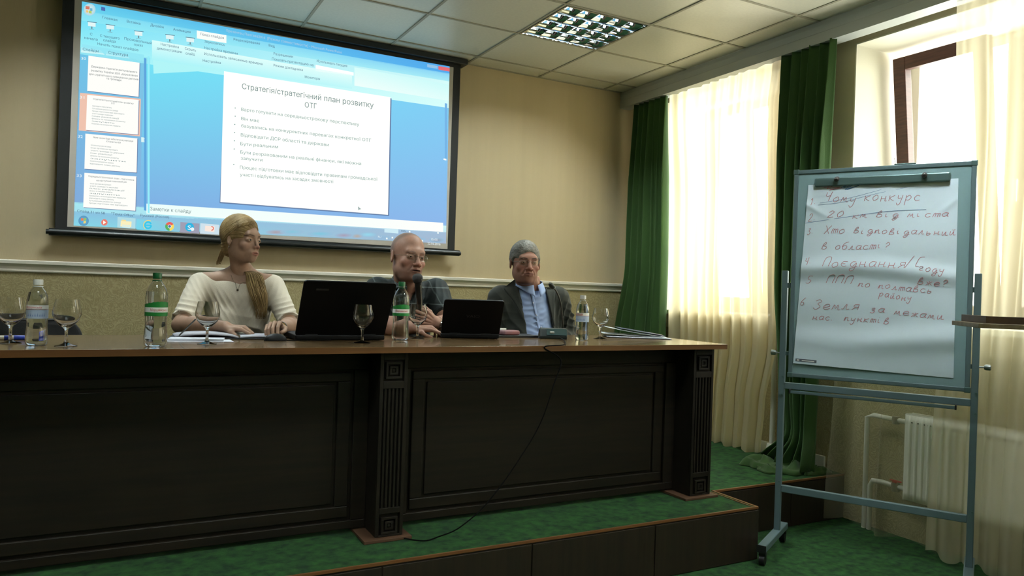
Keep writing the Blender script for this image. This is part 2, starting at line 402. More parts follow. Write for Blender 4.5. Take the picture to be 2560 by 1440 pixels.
curtain('sheer_curtain', 'cream sheer curtain backlit by the far window beside the corner drape', m_sheer, [(0, 4.40), (.35, 4.34), (1, 4.30)], [(0, 3.33), (.12, 3.37), (.5, 3.35), (.72, 3.33), (.88, 3.40), (1, 3.42)], ZT, PZ+.006, 11, .05, 3.645, seed=3, hem=.01, irr=.8)
gd = curtain('green_drape', 'green velvet drape hanging in the room corner', m_green, [(0, 4.78), (.5, 4.80), (.75, 4.92), (1, 4.90)], [(0, 4.40), (.6, 4.36), (1, 4.34)], ZT, PZ+.004, 6, .075, 3.62, seed=5, nu=150, solid=.003)
# second green drape: hangs straight, gathers and pools on the platform edge
gd2 = curtain('green_drape', 'green velvet drape between the two windows, its hem pooling on the platform edge', m_green, [(0, 3.32), (.55, 3.30), (.8, 3.24), (.93, 3.16), (1, 3.30)], [(0, 2.90), (.55, 2.93), (.75, 2.97), (.9, 2.96), (1, 2.90)], ZT, PZ+.02, 6, .085, 3.60, seed=8, nu=170, solid=.003, xtab=[(0, 0), (.8, 0), (.9, -.02), (1, -.10)])
pool = MB()
for (cx0, cy0, rx, ry, rz, sd) in ((3.44, 3.20, .13, .10, .045, 1), (3.50, 3.02, .13, .085, .05, 2), (3.58, 2.93, .10, .03, .035, 3), (3.36, 3.08, .06, .09, .03, 4)):
    def fn(u, v, cx0=cx0, cy0=cy0, rx=rx, ry=ry, rz=rz, sd=sd):
        a = u*6.28318; t = v*math.pi/2; rr = math.cos(t)*(1+.14*math.sin(a*3+sd)+.08*math.sin(a*7+sd*2))
        return (cx0+rx*rr*math.cos(a), cy0+ry*rr*math.sin(a), PZ+.003+rz*math.sin(t)*(1+.5*math.sin(a*2+sd+v*5)*.4+.3*math.sin(v*9+sd+a)))
    pool.grid(fn, 48, 14)
put('hem_pool', pool, m_green, gd2, smooth='all', fixn=False, label='crumpled hem heaped on the carpet')
m_sheer3 = sheer_mat('thin_sheer_voile', rgb(242, 234, 206), .74, .62)
shr = curtain('sheer_curtain', 'pale sheer curtain gathered at the right, its skirt spread over the radiator', m_sheer2, [(0, 2.24), (.28, 2.22), (1, 2.25)], [(0, 1.05), (1, 1.0)], ZT, .035, 12, .06, 3.50, seed=11, hem=.015, nu=220, xtab=[(0, .13), (1, .04)])
skt = curtain('skirt', 'thin outer fold spread over the radiator', m_sheer3, [(0, 2.30), (.45, 2.48), (.62, 2.80), (1, 2.84)], [(0, 2.22), (1, 2.20)], 2.0, .045, 4, .035, 3.56, seed=21, hem=.02, nu=90)
del skt['category']; skt.location = skt.location-shr.location; skt.parent = shr
curtain('sheer_curtain', 'cream sheer curtain drawn over the window behind the viewpoint', m_sheer, [(0, 1.0), (1, 1.0)], [(0, -.1), (1, -.1)], ZT, .03, 10, .05, 3.64, seed=13, nu=90, nv=30)
curtain('sheer_curtain', 'cream sheer curtain on the rearmost window', m_sheer, [(0, -.4), (1, -.4)], [(0, -1.8), (1, -1.8)], ZT, .03, 10, .05, 3.64, seed=14, nu=90, nv=30)
# heating riser pipe
m_pipe = mat('white_enamel_pipe', rgb(205, 203, 190), .35)
hp = thing('heating_pipe', 'white vertical heating pipe between the far window and the green drape', 'pipe', (3.70, 3.375, PZ))
put('pipe', MB().tube([(3.70, 3.375, PZ+.002), (3.70, 3.375, 1.4), (3.70, 3.375, ZC-.005)], .017, 14), m_pipe, hp, smooth=True)
put('floor_collar', MB().lathe([(.034, 0), (.034, .05), (.03, .075), (.018, .078)], 20, (3.70, 3.375, PZ+.001)), m_pipe, hp, smooth=True)
# ---------------------------------------------------------------- radiator
m_rad = mat('radiator_enamel', rgb(238, 236, 226), .4)
rx = 3.655
rad = thing('radiator', 'white panel radiator under the window behind the flip chart', 'radiator', (rx, 2.0, .21))
rb = MB()
def rprof(u, v):
    y = 1.56+(2.45-1.56)*u; z = .225+(.665-.225)*v
    k = 0
    if .08 < v < .92: k = .006*max(0, math.sin(u*26*6.283))
    return (rx+.0-k, y, z)
rb.grid(rprof, 261, 12)
put('front_panel', rb, m_rad, rad, smooth='all', solid=.003)
put('back_panel', MB().box(rx+.045, rx+.055, 1.56, 2.45, .225, .665), m_rad, rad, bevel=.003)
put('side_cover', MB().box(rx, rx+.055, 2.449, 2.456, .222, .668), m_rad, rad, bevel=.002)
put('side_cover', MB().box(rx, rx+.055, 1.554, 1.561, .222, .668), m_rad, rad, bevel=.002)
gr = MB()
for k in range(44): y = 1.575+k*.02; gr.box(rx+.002, rx+.053, y, y+.006, .664, .671)
gr.box(rx, rx+.004, 1.56, 2.45, .662, .672).box(rx+.051, rx+.055, 1.56, 2.45, .662, .672)
put('top_grille', gr, m_rad, rad)
sl_ = MB()
for k in range(26): y = 2.42-k*.033; sl_.box(rx-.0045, rx-.0015, y-.008, y+.008, .625, .632)
put('vent_slot', sl_, mat('dark_slot', (.02, .02, .018, 1), .8), rad, kind='stuff')
pp = thing('radiator_pipes', 'white radiator pipes with a red valve beside the radiator', 'pipe', (3.69, 2.6, .1))
put('lower_pipe', MB().tube([(3.69, 2.455, .27), (3.69, 2.60, .275), (3.69, 2.655, .27), (3.69, 2.67, .24), (3.69, 2.67, .0)], .013, 12), m_pipe, pp, smooth=True)
put('upper_pipe', MB().tube([(3.69, 2.455, .62), (3.69, 2.66, .625), (3.69, 2.70, .61), (3.69, 2.70, .0)], .013, 12), m_pipe, pp, smooth=True)
put('valve', MB().lathe([(.02, -.025), (.022, -.01), (.022, .012), (.016, .03)], 16, (3.69, 2.52, .27)), mat('brass_valve', rgb(150, 146, 130), .35, metal=.7), pp, smooth=True)
put('valve', MB().lathe([(.018, -.02), (.021, .0), (.018, .02)], 16, (3.69, 2.53, .62)), MATS['brass_valve'], pp, smooth=True)
put('valve_lever', MB().box(3.672, 3.684, 2.48, 2.545, .298, .306).box(3.672, 3.69, 2.505, 2.53, .29, .306), mat('red_lever', rgb(176, 30, 24), .4), pp, bevel=.003, label='red valve lever')
# ---------------------------------------------------------------- ceiling lights
m_mirror = mat('louvre_mirror', (.80, .84, .88, 1), .05, metal=1)
m_tube = glow('fluorescent_tube', 180.0, col=(.90, 1, .97, 1))
m_houses = mat('light_housing', rgb(215, 218, 215), .4)
def troffer(label):
    t = thing('ceiling_light', label, 'ceiling light', (0, 0, 0), 0, 'recessed louvre ceiling lights')
    hw, hh = .289, .277; H = .085
    put('housing', MB().box(-hw, hw, -hh, hh, H, H+.008).box(-hw, -hw+.004, -hh, hh, 0, H).box(hw-.004, hw, -hh, hh, 0, H).box(-hw+.004, hw-.004, -hh, -hh+.004, 0, H).box(-hw+.004, hw-.004, hh-.004, hh, 0, H), m_houses, t, local=True)
    fr = MB().box(-hw, hw, -hh, -hh+.012, -.004, .001).box(-hw, hw, hh-.012, hh, -.004, .001).box(-hw, -hw+.012, -hh+.012, hh-.012, -.004, .001).box(hw-.012, hw, -hh+.012, hh-.012, -.004, .001)
    put('frame', fr, m_mirror, t, local=True)
    n = 5; ix = hw-.012; cw = 2*ix/n
    for k in range(n):      # tubes and parabolic troughs running along y
        xc = -ix+cw*(k+.5)
        if k in (0, 1, 2, 3, 4):
            put('tube', MB().tube([(xc, -hh+.02, .048), (xc, hh-.02, .048)], .0125, 12), m_tube, t, smooth=True, local=True)
    for k in range(n+1):
        xe = -ix+cw*k; r = MB()
        for sg in (-1, 1):
            if (k == 0 and sg < 0) or (k == n and sg > 0): continue
            def fn(u, v, xe=xe, sg=sg): return (xe+sg*(.003+.042*v**2), (-hh+.013)+u*(2*hh-.026), .0+.07*v)
            r.grid(fn, 2, 9)
        put('reflector', r, m_mirror, t, smooth='all', local=True, fixn=False)
    m = 4; iy = hh-.013
    for k in range(m+1):
        ye = -iy+2*iy/m*k; r = MB()
        for sg in (-1, 1):
            if (k == 0 and sg < 0) or (k == m and sg > 0): continue
            def fn(u, v, ye=ye, sg=sg): return (-ix+2*ix*u, ye+sg*(.002+.014*v**2), .002+.030*v)
            r.grid(fn, 2, 7)
        put('louvre_blade', r, m_mirror, t, smooth='all', local=True, fixn=False)
    return t
t0 = None
lab = {(2, 2): 'bright square louvre light recessed in the ceiling above the right of the table', (6, 2): 'louvre light in the ceiling before the screen, just above the picture', (2, 6): 'louvre light in the ceiling over the flip chart, above the picture', (6, 6): 'louvre light in the ceiling in front of the table, above the picture', (10, 6): 'louvre light in the ceiling beyond the left edge of the picture', (2, 10): 'louvre light in the ceiling behind the viewpoint on the window side', (6, 10): 'louvre light in the ceiling behind the viewpoint, away from the windows'}
for (i, j) in FIXPOS:
    c = ((xs[i]+xs[i+1])/2, (ysl[j]+ysl[j+1])/2, ZC)
    L_ = lab.get((i, j), 'recessed louvre light in the ceiling outside the picture')
    if t0 is None: t0 = troffer(L_); t0.location = c
    else: dup(t0, c, 0, L_)
# ================================================================== PROJECTION SCREEN
YS = 4.87
m_black = mat('black_screen_fabric', rgb(16, 18, 18), .7)
m_blackmetal = mat('black_painted_metal', rgb(20, 24, 24), .4, spec=.5)
m_sw = mat('white_screen_fabric', rgb(190, 184, 176), .8)
scr = thing('projection_screen', 'large black bordered pull-down projection screen showing a blue slide editor on the back wall', 'screen', (.95, YS, 1.46))
put('border_fabric', MB().box(-.290, 2.132, YS, YS+.002, 1.49, 2.84), m_black, scr)
put('white_fabric', MB().box(-.232, 2.077, YS-.002, YS+.001, 1.515, 2.797), m_sw, scr)
put('roller_case', MB().box(-.335, 2.174, YS-.035, YB-.004, 2.822, ZC-.002), m_blackmetal, scr, bevel=.006)
bb = MB().tube([(-.318, YS, 1.482), (2.168, YS, 1.490)], .021, 14)
put('bottom_bar', bb, m_blackmetal, scr, smooth=True)
put('end_cap', MB().tube([(2.165, YS, 1.488), (2.178, YS, 1.488)], .014, 12), m_blackmetal, scr, smooth=True)
put('end_cap', MB().tube([(-.332, YS, 1.482), (-.316, YS, 1.482)], .014, 12), m_blackmetal, scr, smooth=True)
m_px = glow('projected_image', 1.0, attr='Col')
def pl(x, y, lay): return tuple(onY(x, y, YS-.003-.0004*lay))
def colr(c, k=1.0): return (lin(c[0])*k, lin(c[1])*k, lin(c[2])*k, 1)
def qpart(name, quads, lay, parent=None, label=None):
    # quads: list of (corner photo points TL TR BR BL, colours (1 or 4))
    mb = MB(); cols = []
    for pts, cs in quads:
        if not isinstance(cs, list): cs = [cs]*4
        n = 10
        P = [np.array(pl(x, y, lay)) for x, y in pts]; C4 = [np.array(colr(c)) for c in cs]
        def fn(u, v):
            p = (P[0]*(1-u)+P[1]*u)*(1-v)+(P[3]*(1-u)+P[2]*u)*v
            c = (C4[0]*(1-u)+C4[1]*u)*(1-v)+(C4[3]*(1-u)+C4[2]*u)*v
            cols.append(c); return p
        k = n if len(set(cs)) > 1 else 2
        mb.grid(fn, k, k)
    return put(name, mb, m_px, parent or scr, cols=cols, fixn=False, label=label)
TL, TR, BRc, BL = (205, 3.5), (1124, 166), (1115, 609), (184, 564)
def uv(u, v):     # photo position on the projected picture
    a = (TL[0]+(TR[0]-TL[0])*u, TL[1]+(TR[1]-TL[1])*u); b = (BL[0]+(BRc[0]-BL[0])*u, BL[1]+(BRc[1]-BL[1])*u)
    return (a[0]+(b[0]-a[0])*v, a[1]+(b[1]-a[1])*v)
def uq(u0, v0, u1, v1): return [uv(u0, v0), uv(u1, v0), uv(u1, v1), uv(u0, v1)]
def lq(x0, yt0, yb0, x1, yt1, yb1): return [(x0, yt0), (x1, yt1), (x1, yb1), (x0, yb0)]
W_ = (262, 264, 256)
pic = qpart('projected_picture', [
    (uq(0, 0, 1, .045), [(95, 200, 236), (84, 168, 236), (84, 172, 240), (110, 214, 240)]),
    (uq(0, .04, 1, .085), [(130, 222, 244), (140, 214, 246), (170, 236, 248), (140, 232, 246)]),
    (uq(0, .085, 1, .235), [(120, 226, 248), (214, 252, 250), (216, 255, 252), (160, 244, 250)]),
    (uq(0, .205, .19, .235), (140, 222, 240)),
    (uq(0, .235, .175, .90), [(112, 196, 232), (124, 200, 232), (134, 176, 222), (130, 172, 220)]),
    (uq(.175, .235, 1, .90), [(116, 226, 246), (130, 206, 246), (142, 184, 236), (128, 176, 228)]),
    (uq(0, .895, 1, .94), [(166, 232, 242), (206, 244, 246), (196, 232, 244), (166, 226, 240)]),
    (uq(0, .935, 1, 1), [(138, 196, 226), (164, 190, 216), (168, 184, 208), (134, 214, 232)])], 0)
# lighter reflections behind the slide, the dark join of the window
qpart('ribbon', [
    (lq(492, 76, 96, 566, 88, 108), (250, 255, 250)),
    (lq(380, 100, 150, 880, 187, 222), [(222, 255, 252), (226, 255, 252), (190, 248, 250), (170, 244, 250)]),
    (lq(789, 162, 178, 884, 181, 189), W_),
    (lq(886, 168, 214, 1122, 212, 252), [(214, 254, 252), (206, 252, 250), (226, 255, 252), (240, 255, 252)]),
    (lq(205, 110, 125, 360, 137, 150), (150, 232, 246)),
    ([(382, 142), (760, 210), (560, 175), (384, 184)], (178, 246, 248)),
    ([(204, 118), (252, 126), (262, 137), (202, 131)], (206, 246, 248)),
    ([(266, 128), (316, 136), (324, 146), (264, 138)], (186, 240, 248))], 1, pic)
qpart('window_button', [(lq(1068, 160, 168, 1094, 165, 172), (150, 196, 232)), (lq(1096, 165, 174, 1124, 170, 179), (232, 110, 118))], 2, pic)
qpart('scroll_bar', [(lq(360, 145, 526, 366, 146, 527), (96, 166, 222)), (lq(369, 140, 532, 374, 141, 533), (150, 238, 250)), (lq(353, 343, 355, 362, 344, 356), (220, 246, 246)),
                     (lq(1112, 258, 398, 1118, 259, 399), (120, 182, 232)), (lq(1109, 396, 400, 1116, 397, 401), W_)], 2, pic)
qpart('notes_pane', [(lq(366, 509, 534, 1108, 557, 580), [(236, 255, 252), (255, 255, 252), (255, 255, 252), (240, 255, 252)])], 1, pic)
def lq2(a, b, c, d): return [a, b, c, d]
sl_pts = [(560, 178), (976, 243), (970, 537), (551, 505)]
qpart('slide_shadow', [([(562, 184), (979, 246), (973, 540), (549, 508)], (104, 130, 170))], 2, pic)
slide = qpart('slide', [(sl_pts, W_)], 3, pic)
ths = [[(221, 139), (349, 157), (346.5, 242), (218, 227)], [(218, 237), (347, 250), (344.5, 336.5), (214.5, 324.5)],
       [(213.5, 334), (343.5, 346), (341.5, 431.5), (211, 422)], [(211, 432), (341, 441), (338.5, 527), (208, 518)]]
qpart('selection_mark', [([(200, 232), (352, 247), (350, 341), (197, 326)], (240, 196, 176))], 1, pic)
for t_ in ths:
    s_ = [(p[0]+1.5, p[1]+1.5) for p in t_]
    qpart('thumbnail_shadow', [(s_, (100, 120, 160))], 2, pic)
    qpart('thumbnail', [(t_, (255, 255, 250))], 3, pic)
# taskbar, icons and desktop blossoms
tb = []
rnd = random.Random(4)
blobs = [(250, 560, 26, (150, 150, 176)), (560, 574, 30, (170, 176, 180)), (690, 584, 26, (176, 160, 168)), (730, 583, 30, (136, 198, 220)), (800, 588, 34, (128, 200, 222)), (860, 592, 24, (170, 160, 182)), (893, 594, 15, (186, 172, 160)), (920, 590, 22, (150, 216, 236)), (955, 598, 22, (150, 186, 216)), (1035, 602, 30, (140, 176, 214)), (1092, 604, 20, (150, 158, 176))]
def disc(name, items, lay, parent, n=20, label=None):
    mb = MB(); cols = []
    for (x, y, rx_, ry_, c, *c2) in items:
        o = len(mb.v); mb.v.append(pl(x, y, lay)); cols.append(colr(c))
        for k in range(n):
            a = 2*math.pi*k/n; mb.v.append(pl(x+rx_*math.cos(a), y+ry_*math.sin(a), lay)); cols.append(colr(c2[0] if c2 else c))
        mb.f += [(o, o+1+k, o+1+(k+1) % n) for k in range(n)]
    return put(name, mb, m_px, parent, cols=cols, fixn=False, label=label)
base_tb = (156, 192, 218)
qpart('taskbar', [([uv(.0, .943), uv(1, .943), uv(1, .998), uv(0, .998)], [(138, 196, 226), (164, 190, 216), (168, 184, 208), (134, 214, 232)])], 1, pic)
disc('desktop_blossom', [(x, y-(3.5 if x > 600 else 0), r_, min(r_*.45, 6.5), c, base_tb) for x, y, r_, c in blobs if x > 560], 2, pic)
qpart('taskbar_button', [([(294, 542), (339, 546), (338, 572), (293, 569)], [(178, 222, 232)]*4), ([(342, 548), (450, 556), (449, 580), (341, 574)], [(128, 214, 236), (150, 196, 216), (140, 200, 222), (120, 216, 236)]),
                         ([(451, 555), (499, 559), (498, 584), (450, 581)], (160, 160, 180)), ([(501, 558), (548, 562), (548, 587), (500, 584)], (208, 226, 236))], 3, pic)
def ring(items, lay, name, parent, n=20):
    mb = MB(); cols = []
    for (x, y, r0, r1, a0, a1, c) in items:
        o = len(mb.v)
        for k in range(n+1):
            a = R(a0+(a1-a0)*k/n)
            for r_ in (r0, r1): mb.v.append(pl(x+r_*math.cos(a), y-r_*math.sin(a), lay)); cols.append(colr(c))
        mb.f += [(o+2*k, o+2*k+1, o+2*k+3, o+2*k+2) for k in range(n)]
    return put(name, mb, m_px, parent, cols=cols, fixn=False)
disc('start_button', [(209, 552, 13, 13, (84, 190, 220), (100, 150, 190))], 4, pic)
qpart('start_button_panes', [([(203, 545), (209, 546), (208.5, 552), (202, 551)], (236, 130, 90)), ([(210, 546), (216, 545), (215, 551), (209.5, 552)], (150, 200, 110)),
                             ([(202, 552), (208, 553), (207.5, 559), (201, 557)], (90, 170, 226)), ([(209, 553), (215, 552), (214.5, 558), (208.5, 559)], (240, 214, 120))], 5, pic)
disc('media_icon', [(261, 556, 8, 8, (236, 126, 110))], 4, pic)
mbp = [([(258, 551), (265, 556), (265, 556), (258, 561)], (255, 250, 240))]; qpart('media_icon_arrow', mbp, 5, pic)
qpart('folder_icon', [([(302, 552), (329, 554), (328, 568), (301, 566)], (250, 240, 190)), ([(304, 549), (315, 550), (315, 554), (304, 553)], (246, 226, 160)), ([(305, 561), (325, 563), (325, 570), (305, 568)], (214, 240, 236))], 4, pic)
ring([(370, 563, 6, 10, 20, 350, (60, 200, 236)), (371, 563, 11, 13, 60, 230, (240, 214, 130))], 5, 'browser_icon', pic)
qpart('browser_icon_bar', [([(364, 561.5), (379, 562), (379, 565), (364, 564.5)], (60, 200, 236))], 6, pic)
ring([(424, 566, 4.5, 11, 30, 150, (236, 100, 90)), (424, 566, 4.5, 11, 150, 270, (90, 180, 100)), (424, 566, 4.5, 11, 270, 390, (246, 220, 100))], 5, 'browser_wheel_icon', pic)
disc('browser_wheel_centre', [(424, 566, 4.6, 4.6, (240, 250, 255)), ], 6, pic); disc('browser_wheel_centre', [(424, 566, 3.4, 3.4, (70, 120, 170))], 7, pic)
disc('call_icon', [(474, 568, 11, 11, (50, 182, 226))], 4, pic); disc('call_icon_status', [(481, 573, 4.5, 4.5, (230, 246, 250))], 6, pic)
qpart('slide_app_icon', [([(513, 564), (537, 566), (536, 580), (512, 578)], (250, 232, 220))], 4, pic)
ring([(529, 571, 3.4, 5.5, -100, 100, (224, 90, 80))], 5, 'slide_app_icon_mark', pic)
disc('round_menu_button', [(224, 24, 15, 15, (220, 244, 246), (176, 216, 226))], 3, pic)
qpart('round_menu_mark', [([(214, 15), (224, 16), (224, 24), (214, 23)], (216, 120, 100)), ([(225, 20), (231, 21), (231, 28), (225, 27)], (110, 180, 210)), ([(222, 26), (229, 27), (229, 34), (222, 33)], (180, 206, 110)), ([(215, 25), (221, 26), (221, 32), (215, 31)], (240, 196, 120))], 4, pic)
qpart('save_icon', [([(253, 17), (263, 19), (263, 28), (253, 26)], (80, 110, 180))], 3, pic)
def icon(x, y):
    return [([(x-11, y-8), (x+13, y-5), (x+13, y-3.5), (x-11, y-6.5)], (96, 120, 140)), ([(x-9, y-6), (x+10, y-3.5), (x+10, y+6), (x-9, y+4)], (226, 246, 246)), ([(x-1, y+5), (x+2, y+5.5), (x+2, y+11), (x-1, y+11)], (110, 140, 150)), ([(x-6, y+11), (x+6, y+12.5), (x+6, y+13.5), (x-6, y+12)], (130, 160, 170))]
for x, y in ((229, 61), (275, 68), (346, 84), (424, 93), (475, 100)): qpart('ribbon_icon', icon(x, y), 3, pic)
qpart('view_button', [([(961, 570), (996, 573), (996, 584), (961, 581)], (206, 236, 246))], 3, pic)
qpart('tray_icon', [([(x, y), (x+4, y+.3), (x+4, y+4.3), (x, y+4)], (240, 250, 250)) for x, y in ((965, 594), (979, 592), (1054, 600), (1022, 577), (1093, 580))], 4, pic)
# lettering on the picture: every line of writing as flat letters in its own place
TXT = {}
def stext(txt, x0, y0, x1, y1, h, c, lay=5, bold=0):
    vs, fs = text_mesh(txt, 1.0, 2)
    if not vs: return
    a = np.array(vs); w = a[:, 0].max()-a[:, 0].min(); mnx = a[:, 0].min()
    key = tuple(c)
    mb, cols = TXT.setdefault(key, (MB(), []))
    dx, dy = (x1-x0)/w, (y1-y0)/w
    out = [pl(x0+(p[0]-mnx)*dx-0*p[1], y0+(p[0]-mnx)*dy-p[1]*h/.73, lay) for p in vs]
    mb.add(out, fs); cols += [colr(c)]*len(out)
G1, G2, G3 = (116, 140, 142), (126, 160, 160), (84, 112, 136)
stext('Стратегія/стратегічний план розвитку', 605, 222, 934, 270, 14, G1)
stext('ОТГ', 762, 268, 792, 272, 13, G1)
body = [('Варто готувати на середньострокову перспективу', 603, 277, 898, 315), ('Він має', 603, 300, 648, 306), ('базуватись на конкурентних перевагах конкретної ОТГ', 603, 318, 928, 355),
        ('Відповідати ДСР області та держави', 602, 341, 822, 366), ('Бути реальним', 601, 363, 695, 371), ('Бути розрахованим на реальні фінанси, які можна', 601, 384, 903, 413), ('залучити', 602, 399, 656, 404),
        ('Процес підготовки має відповідати правилам громадської', 600, 422, 944, 452), ('участі і відбуватись на засадах змовності', 600, 440, 833, 458)]
for t in body: stext(*t, 8, G2)
for x, y in ((588, 270), (588, 290.5), (587, 311), (586.5, 331.5), (586, 352), (585.5, 372.5), (584.5, 411)): disc('bullet', [(x, y, 1.4, 1.4, G2)], 5, slide)
for t in (('Главная', 256, 46, 293, 53), ('Вставка', 317, 56, 351, 62), ('Дизайн', 376, 65, 409, 71), ('Анимация', 433, 76, 476, 83), ('Показ слайдов', 501, 88, 560, 98), ('Рецензирование', 584, 101, 650, 112), ('Вид', 672, 116, 687, 119),
          ('С', 225, 88, 231, 89), ('начала', 211, 97, 244, 102), ('С текущего', 250, 92, 299, 99), ('слайда', 258, 103, 289, 107), ('Произвольный', 311, 99, 379, 111), ('показ', 335, 114, 357, 117),
          ('Настройка', 402, 113, 447, 121), ('демонстрации', 392, 123, 455, 133), ('Скрыть', 462, 124, 490, 129), ('слайд', 464, 136, 487, 139), ('Звукозапись', 511, 106, 562, 115), ('Настройка времени', 511, 122, 594, 137),
          ('Использовать записанные времена', 511, 137, 656, 163), ('Начать показ слайдов', 244, 112, 346, 128), ('Настройка', 507, 154, 552, 160), ('Разрешение:', 684, 137, 733, 145), ('Показать презентацию на:', 680, 150, 785, 166), ('Режим докладчика', 684, 166, 757, 178), ('Использовать текущее', 792, 155, 868, 168), ('Мониторы', 762, 195, 800, 200),
          ('Слайды', 207, 126, 246, 131), ('Структура', 271, 134, 320, 141), ('Заметки к слайду', 375, 526, 478, 533), ('Слайд 31 из 58', 193, 530, 262, 536), ('"Тема Office"', 278, 537, 336, 542), ('Русский (Россия)', 351, 541, 423, 546)):
    h = 9 if t[0].startswith('Заметки') else (7 if t[0] in ('Слайды', 'Структура') else 6.4)
    stext(*t, h, G3 if h < 9 else G1)
stext('Презентац Полтава2016  [Режим совместимости] - Microsoft PowerPoint', 565, 79, 855, 134, 6.5, (176, 206, 226))
stext('S', 469, 574, 478, 574.5, 11, (240, 250, 255))
for n, x, y in (('30', 203, 149), ('31', 199, 246), ('32', 195, 344), ('33', 192, 442)): stext(n, x, y, x+12, y+1, 7, (240, 250, 252))
stext('15:00', 1078, 601, 1094, 602, 6, (236, 246, 250)); stext('22.06.2016', 1069, 611, 1101, 613.5, 6, (236, 246, 250)); stext('RU', 945, 594, 953, 594.6, 5, (226, 240, 246)); stext('66%', 1003, 579, 1014, 580, 5, G3)
th_txt = {0: [('Державна стратегія регіонального', 228, 168, 343, 183), ('розвитку України 2020 -дорожовказ', 228, 178, 344, 192), ('для стратегічного планування регіонів', 223, 187, 346, 201), ('та громади', 266, 198, 303, 203)],
          1: [('Стратегія/стратегічний план розвитку', 233, 249, 334, 261), ('ОТГ', 278, 260, 288, 261)], 2: [('Яким чином буде забезпечена реалізація', 233, 345, 333, 355), ('стратегії?', 266, 355, 302, 359)], 3: [('Середньостроковий план - підготовка', 221, 442, 335, 452), ('на наступний плановий рік', 241, 453, 317, 457)]}
for k, ls in th_txt.items():
    for t in ls: stext(*t, 5 if k == 0 else 4.2, (70, 90, 96))
bodyl = ['базуватись на конкурентних перевагах', 'відповідати плану регіону', 'бути реальним документом громади', 'процес підготовки має відповідати', 'участі громади та держави', 'план реалізації', 'фінанси та показники розвитку', 'залучити']
for k, (xa, ya, sx, sy, n, dy) in {1: (231, 266, 88, 9, 8, 6.3), 2: (227, 364, 92, 9, 8, 6.6), 3: (225, 460, 96, 7, 9, 6.1)}.items():
    for i in range(n):
        f = (.55+.45*((i*37) % 11)/10); stext(bodyl[(i+k) % 8], xa-i*.3, ya+i*dy, xa-i*.3+sx*f, ya+i*dy+sy*f, 3.4, (110, 136, 136))
for c, (mb, cols) in TXT.items(): put('lettering', mb, m_px, pic, cols=cols, fixn=False, kind='stuff')
qpart('mouse_pointer', [([(895, 516), (903, 523), (899, 523.5), (896, 526)], (150, 170, 170))], 5, pic)

# ================================================================== TABLE
m_top = mat('table_laminate', rgb(114, 92, 64), .22, col2=rgb(94, 74, 50), vscale=5, vstretch=(.5, 9, 9), coat=.3, spec=.5)
m_topedge = mat('table_edge_band', rgb(104, 68, 34), .45, col2=rgb(84, 54, 26), vscale=5, vstretch=(.4, 8, 8))
m_dark = mat('dark_wenge', rgb(30, 24, 16), .5, spec=.3, col2=rgb(21, 17, 12), vscale=4, vstretch=(.8, 3, 12), bump=.03, bscale=80, bstretch=(.6, 1, 8))
m_darkv = mat('dark_wenge_upright', rgb(29, 24, 17), .5, spec=.3, col2=rgb(21, 17, 12), vscale=4, vstretch=(12, 3, .8))
TZ = 1.01
tbl = thing('presidium_table', 'long presidium table with brown top and dark panelled front on the platform', 'table', (1.0, 3.08, PZ))
TX0, TX1, TY0, TY1 = -2.25, 2.695, 2.76, 3.42
top = MB().box(TX0, TX1, TY0, TY1, TZ-.024, TZ)
put('tabletop', top, m_top, tbl, bevel=.0015)
put('edge_band', MB().box(TX0, TX1, TY0-.0015, TY0, TZ-.024, TZ-.0008).box(TX1, TX1+.0015, TY0, TY1, TZ-.024, TZ-.0008), m_topedge, tbl)
YP = 2.945
pxs = [(-2.240, -2.125), (-.667, -.552), (.930, 1.043), (2.523, 2.652)]
b0 = PZ+.013
for (a, b) in pxs:
    pm = MB().box(a, b, 2.815, YP+.02, b0, TZ-.0245)
    w = b-a; s0, s1 = a+.012, b-.012
    p = put('pillar', pm, m_darkv, tbl, bevel=.002)
    fl = MB(); nfl = 4; fw = (w-.05)/nfl
    for k in range(nfl+1):       # raised ribs leave the flutes between them
        xc = a+.025+fw*k; fl.box(xc-.0045, xc+.0045, 2.804, 2.816, .372, .846)
    fl.box(a, a+.014, 2.802, 2.816, b0, TZ-.0245).box(b-.014, b, 2.802, 2.816, b0, TZ-.0245)
    for z0, z1 in ((b0, .262+.008), (.352, .375), (.843, .872), (.955, TZ-.0245)): fl.box(a+.014, b-.014, 2.802, 2.816, z0, z1)
    put('flute', fl, m_darkv, p, bevel=.0015)
    for zc in (.914, .305):
        r = MB(); c = (a+b)/2; hh = .033
        for h0, h1, yy in ((hh, hh-.009, 2.800), (.017, .008, 2.802)):
            for bx in ((-h0, h0, h1, h0), (-h0, h0, -h0, -h1), (-h0, -h1, -h1, h1), (h1, h0, -h1, h1)): r.box(c+bx[0], c+bx[1], yy, 2.816, zc+bx[2], zc+bx[3])
        r.box(c-.006, c+.006, 2.805, 2.816, zc-.006, zc+.006)
        put('rosette', r, m_darkv, p, bevel=.001)
    put('foot_plate', MB().box(a-.05, b+.03, 2.775, YP+.06, PZ+.001, PZ+.012), mat('foot_plate_wood', rgb(84, 60, 44), .5, var=.1, vscale=8), tbl, bevel=.001)
